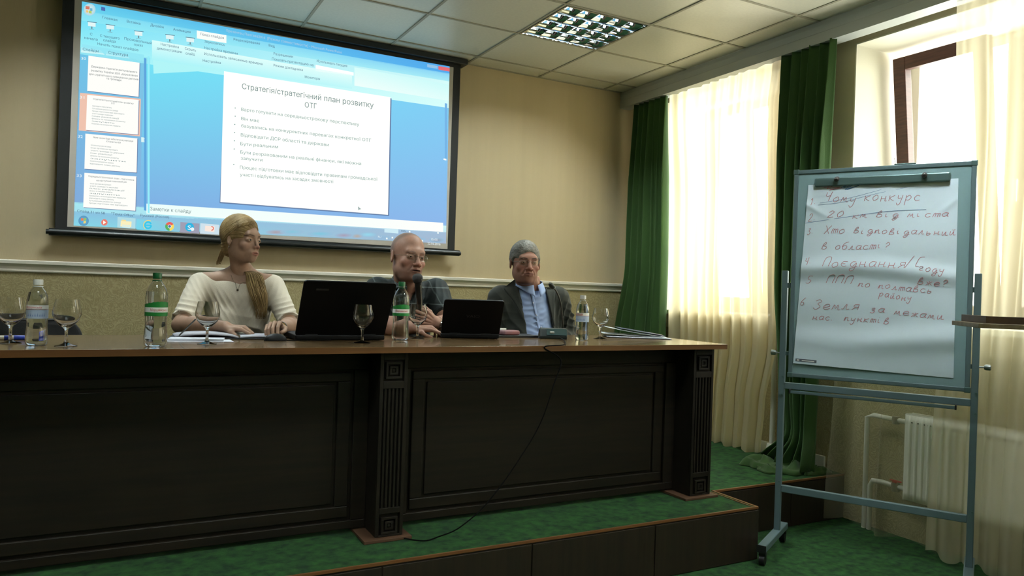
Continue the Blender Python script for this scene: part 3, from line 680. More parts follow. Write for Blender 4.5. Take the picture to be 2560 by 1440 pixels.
for (xa, xb) in ((-2.125, -.667), (-.552, .930), (1.043, 2.523)):
    z0, z1 = PZ+.018, TZ-.0245
    pn = put('front_panel', MB().box(xa, xb, YP+.004, YP+.02, z0, z1), m_dark, tbl)
    o1, o2 = .062, .14; zo0, zo1, zi0, zi1 = .302, .905, .372, .846
    fr = MB().box(xa, xb, YP-.012, YP+.004, zo1, z1).box(xa, xb, YP-.012, YP+.004, z0, zo0).box(xa, xa+o1, YP-.012, YP+.004, zo0, zo1).box(xb-o1, xb, YP-.012, YP+.004, zo0, zo1)
    put('panel_frame', fr, m_dark, tbl, bevel=.003)
    g_ = .012; mo = MB(); A0, A1, B0, B1 = xa+o1+g_, xb-o1-g_, zo0+g_, zo1-g_; C0, C1, D0, D1 = xa+o2-g_, xb-o2+g_, zi0-g_, zi1+g_
    mo.box(A0, A1, YP-.008, YP+.004, D1, B1).box(A0, A1, YP-.008, YP+.004, B0, D0).box(A0, C0, YP-.008, YP+.004, D0, D1).box(C1, A1, YP-.008, YP+.004, D0, D1)
    put('moulding', mo, m_dark, tbl, bevel=.004)
    put('centre_panel', MB().box(xa+o2, xb-o2, YP-.005, YP+.004, zi0, zi1), m_dark, tbl, bevel=.003)
put('end_panel', MB().box(2.630, 2.650, 2.966, 3.36, b0, TZ-.0245), m_darkv, tbl, bevel=.002)
put('end_panel', MB().box(-2.238, -2.218, 2.966, 3.36, b0, TZ-.0245), m_darkv, tbl, bevel=.002)
# ================================================================== CHAIRS
m_chair = mat('black_chair_fabric', rgb(16, 17, 18), .85, bump=.1, bscale=300)
m_chairf = mat('black_chair_frame', rgb(22, 22, 24), .35, metal=.3)
def rrect(x0, x1, z0, z1, r, n=6):
    out = []
    for cx_, cz, a0 in ((x1-r, z1-r, 0), (x0+r, z1-r, 90), (x0+r, z0+r, 180), (x1-r, z0+r, 270)):
        for k in range(n+1): a = R(a0+90*k/n); out.append((cx_+r*math.cos(a), cz+r*math.sin(a)))
    return out
def chair(label, top_z=.80):
    t = thing('office_chair', label, 'chair', (0, 0, 0), 0, 'black chairs behind the table')
    put('seat', MB().prism([(x, y, 0) for x, y in rrect(-.24, .24, -.24, .22, .06)], (0, 0, .40), (0, 0, .455)), m_chair, t, local=True, bevel=.015, seg=3)
    bz = MB(); pts = rrect(-.235, .235, .50, top_z, .09)
    def cur(x, z, off): return (x, .235+off+.05*((z-.45)/.4)-.35*x*x*1.0, z)
    n = len(pts)
    bz.add([cur(x, z, -.018) for x, z in pts]+[cur(x, z, .018) for x, z in pts], [tuple(range(n)), tuple(range(2*n-1, n-1, -1))]+[(i, n+i, n+(i+1) % n, (i+1) % n) for i in range(n)])
    put('backrest', bz, m_chair, t, local=True, bevel=.008)
    for sx in (-1, 1):
        put('leg', MB().tube([(sx*.23, -.21, .40), (sx*.25, -.23, .013)], .012, 10), m_chairf, t, local=True, smooth=True)
        put('leg', MB().tube([(sx*.21, .26, .62), (sx*.22, .24, .42), (sx*.24, .29, .013)], .012, 10), m_chairf, t, local=True, smooth=True)
        put('seat_rail', MB().tube([(sx*.225, -.21, .392), (sx*.225, .235, .392)], .011, 8), m_chairf, t, local=True, smooth=True)
    return t
ch0 = chair('empty black chair at the left end behind the table'); ch0.location = (-.345, 3.62, PZ); ch0.rotation_euler = (0, 0, 0)
# ================================================================== TABLEWARE
m_gl = mat('clear_glass', (1, 1, 1, 1), .0, trans=1, ior=1.45)
m_pet = mat('clear_pet', (.97, .99, 1, 1), .02, trans=1, ior=1.12, coat=1)
m_water = mat('water', (.97, .99, 1, 1), .0, trans=1, ior=1.33)
def glass(label):
    g = thing('wine_glass', label, 'glass', (0, 0, 0), 0, 'stemmed glasses on the table')
    H = .156
    outer = [(.0335, 0), (.034, .002), (.02, .005), (.008, .010), (.0052, .018), (.0046, .035), (.0052, .052), (.009, .060), (.022, .070), (.036, .086), (.0425, .104), (.0425, .118), (.0385, .136), (.0345, H)]
    inner = [(.0335, H), (.0373, .136), (.0412, .118), (.0412, .104), (.0346, .0872), (.0205, .073), (.007, .066), (.0005, .0648)]
    put('bowl', MB().lathe([(.0005, .0)]+outer+inner, 40), m_gl, g, local=True, smooth=True)
    return g
GL = [(-.298, 3.024, 'stemmed glass cut by the left edge of the picture, beside the blue marker'), (-.13, 2.896, 'stemmed glass right of the white-capped bottle at the left end'),
      (.313, 2.948, 'stemmed glass on the table in front of the blonde woman'), (.897, 2.947, 'stemmed glass in front of the large black laptop'),
      (1.221, 3.175, 'stemmed glass right of the green-capped bottle, in front of the speaking man'), (2.199, 3.144, 'stemmed glass nearest the brochures at the right end')]
g0 = None
for x, y, l in GL:
    if g0 is None: g0 = glass(l); g0.location = (x, y, TZ)
    else: dup(g0, (x, y, TZ), random.uniform(0, 3), l)
for o in COL.objects:
    pass
def cyl_text(txt, r, z, h, ang_c, width_ang, m, parent, bz=0, local=True, name='lettering'):
    vs, fs = text_mesh(txt, 1.0, 2); a = np.array(vs); w = a[:, 0].max()-a[:, 0].min(); mn = a[:, 0].min()
    mb = MB(); out = []
    for p in vs:
        u = (p[0]-mn)/w-.5; an = ang_c+u*width_ang
        out.append((r*math.sin(an), -r*math.cos(an), z+p[1]/.73*h))
    mb.add(out, fs); return put(name, mb, m, parent, local=local, fixn=False, kind='stuff')
m_lw = mat('label_white', rgb(226, 226, 222), .5); m_lg = mat('label_green', rgb(28, 120, 52), .45); m_lr = mat('label_red', rgb(190, 44, 58), .5); m_lb = mat('label_blue_grey', rgb(168, 184, 206), .5)
def band(r, z0, z1, m, parent, name, a0=0, a1=360, ztop=None, n=48):
    mb = MB(); vs = []; fs = []
    for k in range(n+1):
        a = R(a0+(a1-a0)*k/n); zt = ztop(a) if ztop else z1
        vs += [(r*math.sin(a), -r*math.cos(a), z0), (r*math.sin(a), -r*math.cos(a), zt)]
    for k in range(n): fs.append((2*k, 2*k+2, 2*k+3, 2*k+1))
    return put(name, mb.add(vs, fs), m, parent, local=True, smooth='all', fixn=False)
def bottle(label, big, rot):
    b = thing('water_bottle', label, 'bottle', (0, 0, 0), 0, 'bottles of mineral water on the table')
    k = 1.0 if big else .86; rk = 1.0 if big else .88
    prof = [(.001, .004), (.022, .002), (.030, .001), (.0355, .006), (.0375, .016), (.0375, .034), (.036, .05), (.0345, .066), (.034, .080), (.0345, .094), (.0355, .104), (.0355, .150), (.0362, .160), (.0355, .176), (.032, .194), (.025, .210), (.0175, .221), (.0135, .227), (.0128, .230), (.0128, .236)]
    pr_ = [(r*rk, z*k) for r, z in prof]
    inner = [(max(r-.0009, .001), z+(.0009 if z < .01 else 0)) for r, z in pr_]
    put('bottle_body', MB().lathe(pr_+inner[::-1], 36), m_pet, b, local=True, smooth=True)
    lvl = .205*k if not big else .19
    wp = [(max(r-.0016, .0008), z+.002) for r, z in pr_ if z < lvl-.004]
    wp += [(wp[-1][0]-.001, lvl), (.0008, lvl)]
    put('water', MB().lathe(wp, 36), m_water, b, local=True, smooth=True)
    cc = [(.0005, .236*k), (.0145, .234*k), (.0148, .252*k if big else .249*k), (.0138, .2545*k), (.0005, .2547*k)]
    put('cap', MB().lathe(cc, 28), mat('green_cap', rgb(10, 84, 44), .35) if big else mat('white_cap', rgb(214, 214, 210), .4), b, local=True, smooth=True)
    put('neck_ring', MB().lathe([(.0005, .226*k), (.0152, .2262*k), (.0152, .229*k), (.0005, .2292*k)], 24), MATS['green_cap'] if big else mat('frosted_ring', rgb(200, 204, 204), .4), b, local=True, smooth=True)
    rr = .0364*rk
    if big:
        band(rr, .136, .15, m_lg, b, 'label_band', -180, 180, ztop=lambda a: .150+.006*math.sin(a*1.3+.9)+.0012*math.sin(a*17))
        lw_ = band(rr, .119, .136, m_lw, b, 'label_band', -180, 180)
        band(rr, .106, .119, m_lg, b, 'label_band', -180, 180)
        cyl_text('Моршинська', rr+.001, .1235, .0085, R(14), 1.5, m_lr, b)
    else:
        band(rr, .120, .134, m_lw, b, 'label_band', -180, 180)
        band(rr, .090, .120, m_lb, b, 'label_band', -180, 180)
        band(rr, .1185, .1205, m_lr, b, 'label_band', -180, 180)
        cyl_text('Моршинська', rr+.001, .1235, .0075, R(-14), 1.5, m_lr, b)
        rm = MB()
        for i_ in range(9):
            an = R(-50+i_*12); h_ = .006+.004*abs(math.sin(i_*2.1)); ra = rr+.0004
            rm.add([(ra*math.sin(an-.07), -ra*math.cos(an-.07), .097), (ra*math.sin(an+.07), -ra*math.cos(an+.07), .097), (ra*math.sin(an), -ra*math.cos(an), .099+h_)], [(0, 1, 2)])
        put('label_print', rm, mat('label_print_blue', rgb(120, 140, 186), .5), b, local=True, fixn=False)
    return b
b1 = bottle('small clear water bottle with a white cap at the left end of the table', False, 0); b1.location = (-.217, 2.936, TZ); b1.rotation_euler = (0, 0, R(-4))
dup(b1, (2.036, 3.066, TZ), R(-60), 'small clear water bottle with a white cap beside the table microphone')
b2 = bottle('green-capped water bottle left of the blonde woman', True, 0); b2.location = (.137, 2.857, TZ); b2.rotation_euler = (0, 0, R(-3))
dup(b2, (1.116, 3.108, TZ), R(-30), 'green-capped water bottle in front of the speaking man')
# marker
mk = thing('marker_pen', 'blue and white marker pen lying at the left end of the table', 'marker', (-.33, 3.166, TZ))
put('barrel', MB().tube([(-.41, 3.150, TZ+.0085), (-.300, 3.164, TZ+.0085)], .008, 16), m_lw, mk, smooth=True)
put('cap', MB().tube([(-.302, 3.1637, TZ+.0085), (-.262, 3.169, TZ+.0085), (-.254, 3.170, TZ+.0085)], [.0084, .0084, .006], 16), mat('blue_cap', rgb(28, 56, 160), .35), mk, smooth=True)
put('ring', MB().tube([(-.33, 3.1602, TZ+.0085), (-.318, 3.1617, TZ+.0085)], .0083, 16), MATS['blue_cap'], mk, smooth=True)
# ================================================================== LAPTOPS
m_lap = mat('laptop_black_shell', rgb(7, 7, 8), .5, spec=.15)
m_key = mat('laptop_keys', rgb(24, 24, 26), .5)
m_lcd = mat('laptop_display', rgb(14, 16, 20), .15)
def laptop(label, P, rot, w, d, ang, hl, word):
    t = thing('laptop', label, 'laptop', (P[0], P[1], TZ), rot)
    put('base', MB().box(0, w, -.004, d, .003, .024), m_lap, t, local=True, bevel=.005)
    put('rubber_foot', MB().box(.02, .05, .01, .02, 0, .004).box(w-.05, w-.02, .01, .02, 0, .004).box(.02, .05, d-.02, d-.01, 0, .004).box(w-.05, w-.02, d-.02, d-.01, 0, .004), m_key, t, local=True)
    kb = MB(); nx = 14; kw = (w-.05)/nx
    for r_ in range(5):
        for c_ in range(nx): kb.box(.025+c_*kw+.0012, .025+(c_+1)*kw-.0012, .03+r_*.018, .045+r_*.018, .024, .0262)
    put('keyboard', kb, m_key, t, local=True)
    put('touchpad', MB().box(w*.36, w*.62, d-.085, d-.025, .0235, .0246), m_key, t, local=True)
    Mx = Matrix.Translation((0, .006, .022)) @ Matrix.Rotation(ang, 4, 'X')
    pts = rrect(0, w, 0, hl, .012)
    lb = MB(); A = [tuple(Mx @ Vector((x, -.004, z))) for x, z in pts]; B = [tuple(Mx @ Vector((x, .004, z))) for x, z in pts]; n = len(pts)
    lb.add(A+B, [tuple(range(n)), tuple(range(2*n-1, n-1, -1))]+[(i, n+i, n+(i+1) % n, (i+1) % n) for i in range(n)])
    lid = put('lid', lb, m_lap, t, local=True, bevel=.0015)
    put('display', MB().box(.012, w-.012, .004, .0045, .015, hl-.012, Mx=Mx), m_lcd, lid, local=True)
    for hx in (.04, w-.09): put('hinge', MB().tube([(hx, .004, .024), (hx+.05, .004, .024)], .007, 10), m_lap, t, local=True, smooth=True)
    if word:
        vs, fs = text_mesh(word, 1, 2); a = np.array(vs); W0 = a[:, 0].max()
        s = .05/W0*1.25; out = [tuple(Mx @ Vector((w*.39+p[0]*s, -.0046, hl*.50+p[1]*s*.9))) for p in vs]
        put('lettering', MB().add(out, fs), mat('lid_lettering', rgb(52, 52, 56), .3, metal=.5), lid, local=True, fixn=False, kind='stuff')
    else: put('badge', MB().box(w*.14, w*.27, -.0048, -.004, hl*.84, hl*.87, Mx=Mx), mat('lid_badge', rgb(32, 33, 35), .35), lid, local=True)
    return t
laptop('large black laptop standing open between the woman and the speaking man', (.660, 3.085), R(-1), .375, .255, R(33), .268, None)
laptop('small black laptop with pale lettering on its lid, open before the man in the jacket', (1.352, 3.215), R(-17), .276, .19, R(36), .200, 'VAIO')
# ================================================================== TABLE MICROPHONE
m_mb = mat('mic_dark_plastic', rgb(22, 32, 32), .4); m_mt = mat('mic_front_teal', rgb(44, 66, 66), .35, metal=.3)
mx_, my_ = 1.937, 3.178
tm_ = thing('table_microphone', 'gooseneck conference microphone on a dark base at the table front', 'microphone', (mx_, my_, TZ))
MR = Matrix.Translation((mx_, my_, TZ)) @ Matrix.Rotation(R(-25), 4, 'Z')
def tp(x, y, z): return tuple(MR @ Vector((x, y, z)))
prof = [(-.068, -.055, 0), (-.068, .055, 0), (-.068, .055, .02), (-.068, .0, .052), (-.068, -.03, .05), (-.068, -.055, .014)]
put('base', MB().add([tp(*p) for p in prof]+[tp(p[0]+.136, p[1], p[2]) for p in prof], [tuple(range(6))[::-1], tuple(range(6, 12))]+[(i, (i+1) % 6, 6+(i+1) % 6, 6+i) for i in range(6)]), m_mb, tm_, bevel=.006)
put('front_plate', MB().add([tp(x, y, z) for x in (-.035, .064) for y, z in ((-.0565, .020), (-.0345, .0495))]+[tp(x, y, z) for x in (-.035, .064) for y, z in ((-.050, .020), (-.030, .0475))], [(0, 1, 3, 2), (4, 6, 7, 5), (0, 2, 6, 4), (1, 5, 7, 3), (0, 4, 5, 1), (2, 3, 7, 6)]), m_mt, tm_)
put('talk_button', MB().box(-.02, .002, -.053, -.045, .028, .038, Mx=MR), mat('pale_button', rgb(190, 196, 192), .4), tm_, bevel=.002)
nk = [onY(1408, 830, my_+.0), onY(1406, 800, my_), onY(1403, 767, my_-.005), onY(1398, 745, my_-.02), onY(1390, 727, my_-.04), onY(1384, 720, my_-.055)]
nk = [Vector(p) for p in nk]
def smooth_path(P, n=6):
    out = []
    for i in range(len(P)-1):
        p0 = P[max(i-1, 0)]; p1 = P[i]; p2 = P[i+1]; p3 = P[min(i+2, len(P)-1)]
        for k in range(n):
            t = k/n; out.append(.5*((2*p1)+(p2-p0)*t+(2*p0-5*p1+4*p2-p3)*t*t+(3*p1-p0-3*p2+p3)*t**3))
    out.append(P[-1]); return out
put('gooseneck', MB().tube(smooth_path(nk), .0042, 10), mat('gooseneck_metal', rgb(70, 70, 66), .35, metal=.7), tm_, smooth=True)
hd = nk[-1]; dr = (nk[-1]-nk[-2]).normalized()
put('microphone_head', MB().tube([hd-dr*.004, hd, hd+dr*.012, hd+dr*.03, hd+dr*.045, hd+dr*.05], [.006, .009, .0125, .0125, .009, .004], 16), m_mb, tm_, smooth=True)
put('light_ring', MB().tube([hd+dr*.004, hd+dr*.010], [.0118, .013], 16), mat('ring_pale', rgb(150, 160, 158), .3), tm_, smooth=True)
# its cable runs over the table edge and down the front to the carpet
cp_ = [Vector(tp(.03, -.05, .008)), Vector(onZ(1411, 852, TZ+.006)), Vector(onZ(1409, 862, TZ+.006)), Vector((onZ(1408, 870, TZ+.004)[0], TY0-.006, TZ-.006)), Vector(onY(1402, 900, TY0-.008)), Vector(onY(1385, 960, TY0-.01)), Vector(onY(1350, 1060, TY0-.01)), Vector(onY(1290, 1160, TY0-.01)), Vector(onY(1220, 1255, TY0-.015)), Vector(onY(1150, 1318, TY0-.03)), Vector(onZ(1095, 1342, PZ+.008)), Vector(onZ(1055, 1352, PZ+.006)), Vector(onZ(1000, 1358, PZ+.006))+Vector((0, .09, 0))]
cb = thing('microphone_cable', 'thin black cable hanging from the table microphone down the dark front', 'cable', cp_[0])
put('cable', MB().tube(smooth_path(cp_, 8), .0026, 8), mat('black_cable', rgb(6, 6, 7), .8, spec=.1), cb, smooth=True)
# ================================================================== PAPERS AND SMALL THINGS
m_paper = mat('white_paper', rgb(214, 218, 230), .7, var=.02); m_cover = mat('black_leatherette', rgb(14, 14, 16), .45, bump=.1, bscale=200)
def slab(name, pts, z0, z1, m, parent, bev=.001, label=None): return put(name, MB().prism([(x, y, 0) for x, y in pts], (0, 0, z0), (0, 0, z1)), m, parent, bevel=bev, label=label)
pd = thing('open_planner', 'open black planner with ruled pages under the woman\'s hands', 'notebook', (.43, 3.24, TZ))
cvr = [(.20, 3.20), (.63, 3.14), (.65, 3.31), (.23, 3.385)]
slab('cover', cvr, TZ+.0005, TZ+.006, m_cover, pd)
def leafs(x0, y0, x1, y1, d, up):
    def fn(u, v):
        x = x0+(x1-x0)*u; y = y0+(y1-y0)*u+d*v; return (x, y, TZ+.007+up*math.sin(u*math.pi)**.6)
    return MB().grid(fn, 14, 3)
for nm, a in (('page_block', (.225, 3.205, .455, 3.172, .165, .012)), ('page_block', (.462, 3.171, .625, 3.150, .160, .005))):
    put(nm, leafs(*a), mat('page_edge_paper', rgb(176, 178, 190), .7, var=.06, vscale=30, vstretch=(1, 1, 20)), pd, smooth='all', solid=.006)
put('ring_binding', MB().tube([(.457, 3.18, TZ+.012), (.470, 3.33, TZ+.012)], .006, 8), mat('bright_metal', rgb(180, 180, 180), .2, metal=1), pd, smooth=True)
np_ = thing('notepad', 'small white notepad lying in front of the black planner', 'notepad', (.30, 3.08, TZ))
slab('page_block', [(.19, 3.10), (.385, 3.07), (.40, 3.15), (.205, 3.185)], TZ+.0012, TZ+.009, m_paper, np_)
ps = thing('paper_sheet', 'loose white sheet lying under the notepad', 'paper', (.28, 3.07, TZ))
put('sheet', MB().grid(lambda u, v: (.12+.30*u, 3.075-.04*u+.12*v, TZ+.0006+.0003*math.sin(u*9)), 12, 4), m_paper, ps, smooth='all', fixn=False)
pn_ = thing('metal_pen', 'slim metal pen resting against the planner', 'pen', (.22, 3.18, TZ))
a, b = Vector(onY(447, 829, 3.19)), Vector(onY(489, 798, 3.17)); a.z = TZ+.012
put('barrel', MB().tube([a, a+(b-a)*.08, b], [.001, .003, .003], 10), mat('pen_metal', rgb(90, 92, 90), .3, metal=.8), pn_, smooth=True)
put('clip', MB().tube([a+(b-a)*.7+Vector((0, -.004, .002)), b+Vector((0, -.004, .002))], .001, 6), MATS['pen_metal'], pn_)
ms = thing('computer_mouse', 'black mouse with its lead beside the large laptop', 'mouse', (.62, 3.16, TZ))
put('mouse_body', MB().grid(lambda u, v: (.585+.045*math.cos(u*6.2832)*math.cos(v*1.5708), 3.095+.026*math.sin(u*6.2832)*math.cos(v*1.5708), TZ+.001+.028*math.sin(v*1.5708)), 24, 8), m_lap, ms, smooth='all')
put('mouse_lead', MB().tube(smooth_path([Vector((.545, 3.09, TZ+.006)), Vector((.54, 3.06, TZ+.004)), Vector((.60, 3.05, TZ+.004)), Vector((.67, 3.055, TZ+.004)), Vector((.74, 3.062, TZ+.004)), Vector((.80, 3.06, TZ+.004))]), .0022, 6), MATS['black_cable'], ms, smooth=True)
fd = thing('black_folder', 'thin black folder under the pinkish purse before the man in the jacket', 'folder', (1.80, 3.30, TZ))
slab('cover', [(1.66, 3.24), (1.88, 3.22), (1.90, 3.38), (1.68, 3.40)], TZ+.0005, TZ+.010, m_cover, fd)
ph = thing('pink_purse', 'small pinkish zipped case with a pale tag beside the small laptop', 'case', (1.745, 3.27, TZ+.010))
put('body', MB().prism([(x, y, 0) for x, y in rrect(1.69, 1.795, 3.245, 3.315, .02)], (0, 0, TZ+.0105), (0, 0, TZ+.034)), mat('mauve_fabric', rgb(120, 92, 102), .6, col2=rgb(150, 96, 96), vscale=14), ph, bevel=.009, seg=3)
put('tag', MB().box(1.695, 1.725, 3.27, 3.285, TZ+.0345, TZ+.044), m_lw, ph, bevel=.002)
f2 = thing('dark_notebook', 'dark notebook lying behind the stemmed glass by the speaking man', 'notebook', (1.36, 3.30, TZ))
slab('cover', [(1.235, 3.262), (1.335, 3.26), (1.345, 3.40), (1.245, 3.40)], TZ+.0005, TZ+.007, m_cover, f2)
# brochures at the right end
m_bro = mat('brochure_print', rgb(112, 116, 136), .35, col2=rgb(70, 76, 100), vscale=9); m_brow = mat('brochure_white', rgb(214, 222, 230), .45)
def leaf(x0, y0, x1, y1, dx, dy, zf, m, parent, name='page', n=14):
    def fn(u, v): return (x0+(x1-x0)*u+dx*v, y0+(y1-y0)*u+dy*v, TZ+.002+zf(u))
    return put(name, MB().grid(fn, n, 3), m, parent, smooth='all', solid=.0012)
br1 = thing('brochure', 'flat brochure lying lowest in the stack at the right end', 'brochure', (2.5, 3.15, TZ))
leaf(2.31, 3.22, 2.60, 3.06, .09, .17, lambda u: .0005, m_bro, br1, 'cover')
leaf(2.30, 3.225, 2.595, 3.066, .09, .17, lambda u: .003, m_brow, br1)
br2 = thing('brochure', 'brochure with its cover curling open on top of the right-end stack', 'brochure', (2.5, 3.2, TZ+.006))
leaf(2.30, 3.27, 2.60, 3.115, .08, .15, lambda u: .0065+.012*(1-u)**2, m_brow, br2)
leaf(2.33, 3.27, 2.60, 3.12, .08, .15, lambda u: .0095+.040*(1-u)**1.3, m_brow, br2)
leaf(2.40, 3.26, 2.605, 3.122, .08, .15, lambda u: .013+.034*(1-u)**1.0, m_bro, br2, 'cover')
# ================================================================== FLIP CHART
m_fc = mat('flipchart_grey_frame', rgb(98, 118, 124), .4, metal=.2); m_fb = mat('flipchart_board', rgb(134, 162, 168), .3)
m_fclip = mat('flipchart_clamp', rgb(88, 112, 112), .35, metal=.4); m_cas = mat('caster_black', rgb(14, 14, 15), .5)
EL = Vector((2.952, 2.641, 0)); ED = Vector((.490, -.872, 0)).normalized(); EN = Vector((-ED.y*-1, 0, 0))
EN = Vector((ED.y, -ED.x, 0))          # faces the room (towards the viewer's left)
if EN.dot(-EL) < 0: EN = -EN
fc = thing('flip_chart', 'grey wheeled flip chart stand with a white board right of the platform', 'flip chart', EL+ED*.40)
FM = Matrix(((ED.x, EN.x, 0, EL.x), (ED.y, EN.y, 0, EL.y), (0, 0, 1, 0), (0, 0, 0, 1)))   # x along board, y towards viewer, z up
WF = .815
def fbx(mb, *a): return mb.box(*a, Mx=FM)
def fpnt(x, y, z): return tuple(FM @ Vector((x, y, z)))
for x in (0, WF): 
    put('post', fbx(MB(), x-.014, x+.014, -.014, .014, .085, 1.385), m_fc, fc, bevel=.003)
    put('foot_bar', fbx(MB(), x-.02, x+.02, -.15, .30, .066, .098), m_fc, fc, bevel=.004)
    for y in (-.13, .275):
        c = put('caster', fbx(MB().tube([fpnt(x-.012, y, .026), fpnt(x+.012, y, .026)], .025, 18), x-.016, x+.016, y-.012, y+.012, .045, .0665), m_cas, fc, smooth=True)
    put('foot_cap', fbx(MB(), x-.021, x+.021, .30, .306, .065, .099), m_cas, fc)
put('lower_bar', fbx(MB(), .014, WF-.014, -.012, .012, .288, .322), m_fc, fc, bevel=.003)
put('tray_rail', fbx(MB(), .014, WF-.014, -.012, .012, .800, .832), m_fc, fc, bevel=.003)
tr = MB(); fbx(tr, .05, WF-.07, .012, .05, .785, .790); fbx(tr, .05, WF-.07, .046, .05, .785, .800)
put('pen_tray', tr, m_fc, fc, bevel=.001)
put('tray_end_cap', fbx(MB(), .045, .052, .010, .052, .783, .803), m_cas, fc); put('tray_end_cap', fbx(MB(), WF-.072, WF-.065, .010, .052, .783, .803), m_cas, fc)
BX0, BX1, BZ0, BZ1 = .030, WF-.018, .862, 1.880
bd = put('board', fbx(MB(), BX0+.018, BX1-.018, -.008, .010, BZ0+.018, BZ1-.018), m_fb, fc)
bf = MB(); 
for q in ((BX0, BX1, BZ0, BZ0+.02), (BX0, BX1, BZ1-.02, BZ1), (BX0, BX0+.02, BZ0+.02, BZ1-.02), (BX1-.02, BX1, BZ0+.02, BZ1-.02)): fbx(bf, q[0], q[1], -.012, .016, q[2], q[3])
put('board_frame', bf, m_fc, fc, bevel=.003)
for q in ((BX0-.003, BZ0-.003), (BX1-.022, BZ0-.003), (BX0-.003, BZ1-.022), (BX1-.022, BZ1-.022)): put('corner_cap', fbx(MB(), q[0], q[0]+.025, -.013, .018, q[1], q[1]+.025), m_fclip, fc, bevel=.003)
for x, sg in ((0, -1), (WF, 1)):
    put('bracket', fbx(MB(), min(x, x-sg*.028), max(x, x-sg*.028), -.008, .008, 1.30, 1.325), m_fclip, fc, bevel=.002)
    put('bracket', fbx(MB(), min(x, x-sg*.028), max(x, x-sg*.028), -.008, .008, .965, .985), m_fclip, fc, bevel=.002)
    k = MB().tube([fpnt(x+sg*.012, 0, .975), fpnt(x+sg*.032, 0, .975)], .0035, 8).tube([fpnt(x+sg*.032, 0, .975), fpnt(x+sg*.04, 0, .975), fpnt(x+sg*.055, 0, .975), fpnt(x+sg*.058, 0, .975)], [.009, .013, .013, .008], 14)
    put('tightening_knob', k, mat('knob_grey', rgb(130, 140, 140), .3, metal=.5), fc, smooth=True)
    for zz in (.34, .77, .86): put('bolt', MB().tube([fpnt(x+.006, .014, zz), fpnt(x+.006, .019, zz)], .005, 8), m_fclip, fc, smooth=True)
CZ = 1.815
put('clamp_bar', fbx(MB(), BX0+.10, BX1-.10, .012, .034, CZ-.022, CZ+.018), m_fclip, fc, bevel=.005)
for x in (BX0+.20, BX1-.20): put('clamp_knob', MB().tube([fpnt(x, .03, CZ+.012), fpnt(x, .052, CZ+.006), fpnt(x, .056, CZ+.004)], [.011, .011, .006], 14), mat('knob_dark', rgb(70, 66, 66), .4), fc, smooth=True)
put('top_hook', fbx(MB(), .47, .56, -.012, .012, BZ1, BZ1+.007), m_fclip, fc, bevel=.002)
put('antenna_pin', MB().tube([fpnt(.475, 0, BZ1), fpnt(.470, 0, BZ1+.035)], .0012, 6), m_fclip, fc)
# paper pad with buckles and creases
m_pad = mat('flipchart_paper', rgb(216, 232, 246), .55, bump=.0)
PX0, PX1, PZ0, PZ1 = BX0+.062, BX1-.063, .930, CZ-.01
def pz(u, v):       # paper relief above the board
    r = .004
    r += .015*math.exp(-((v-.485+.03*math.sin(u*3+.5))/.045)**2)+.0045*math.sin(v*21+u*1.2)*(.3+.7*v)*.5
    r += .019*math.exp(-((v-.82-.04*math.sin(u*2.6+1))/.06)**2)*(.4+.6*u)
    d1 = (u-.02)*.75+(v-.10)*-.60; t1 = (u*.62+v*.78)
    r += .007*math.exp(-(((v-.11-.42*u)/.018)**2))*max(0, 1-u/.25)
    r += .006*math.exp(-(((v-.10-.62*(1-u))/.02)**2))*max(0, 1-(1-u)/.25)
    r += .003*math.sin(u*5+v*4)*math.sin(v*9+1)
    r += .014*max(0, v-.9)*math.sin(u*4.0)*3*.3
    r += .004*max(0, 1-abs(v-.02)/.05)*math.sin(u*14)**2
    return max(.0015, r+.003*math.sin(v*math.pi)*math.sin(u*math.pi))
PXT = lambda u, v: PX0+(PX1-PX0)*(.0+.03*(1-v)*(.5-u)*.6)+(PX1-PX0)*u
def ppt(u, v, off=0): return fpnt(PXT(u, v)-.038*v*(1-u), .0105+pz(u, v)+off, PZ1+(PZ0-PZ1)*v-.012*u*v)
pad = thing('paper_pad', 'flip chart paper pad with red handwriting clamped to the board', 'paper', Vector(fpnt(WF/2, .02, PZ0)))
put('top_sheet', MB().grid(lambda u, v: ppt(u, v), 90, 130), m_pad, pad, smooth='all', fixn=False)
put('under_sheets', MB().grid(lambda u, v: fpnt(PX0+.004+(PX1-PX0-.012)*u, .0102+.0008, PZ1+(PZ0+.006-PZ1)*v), 2, 2), m_pad, pad, fixn=False)
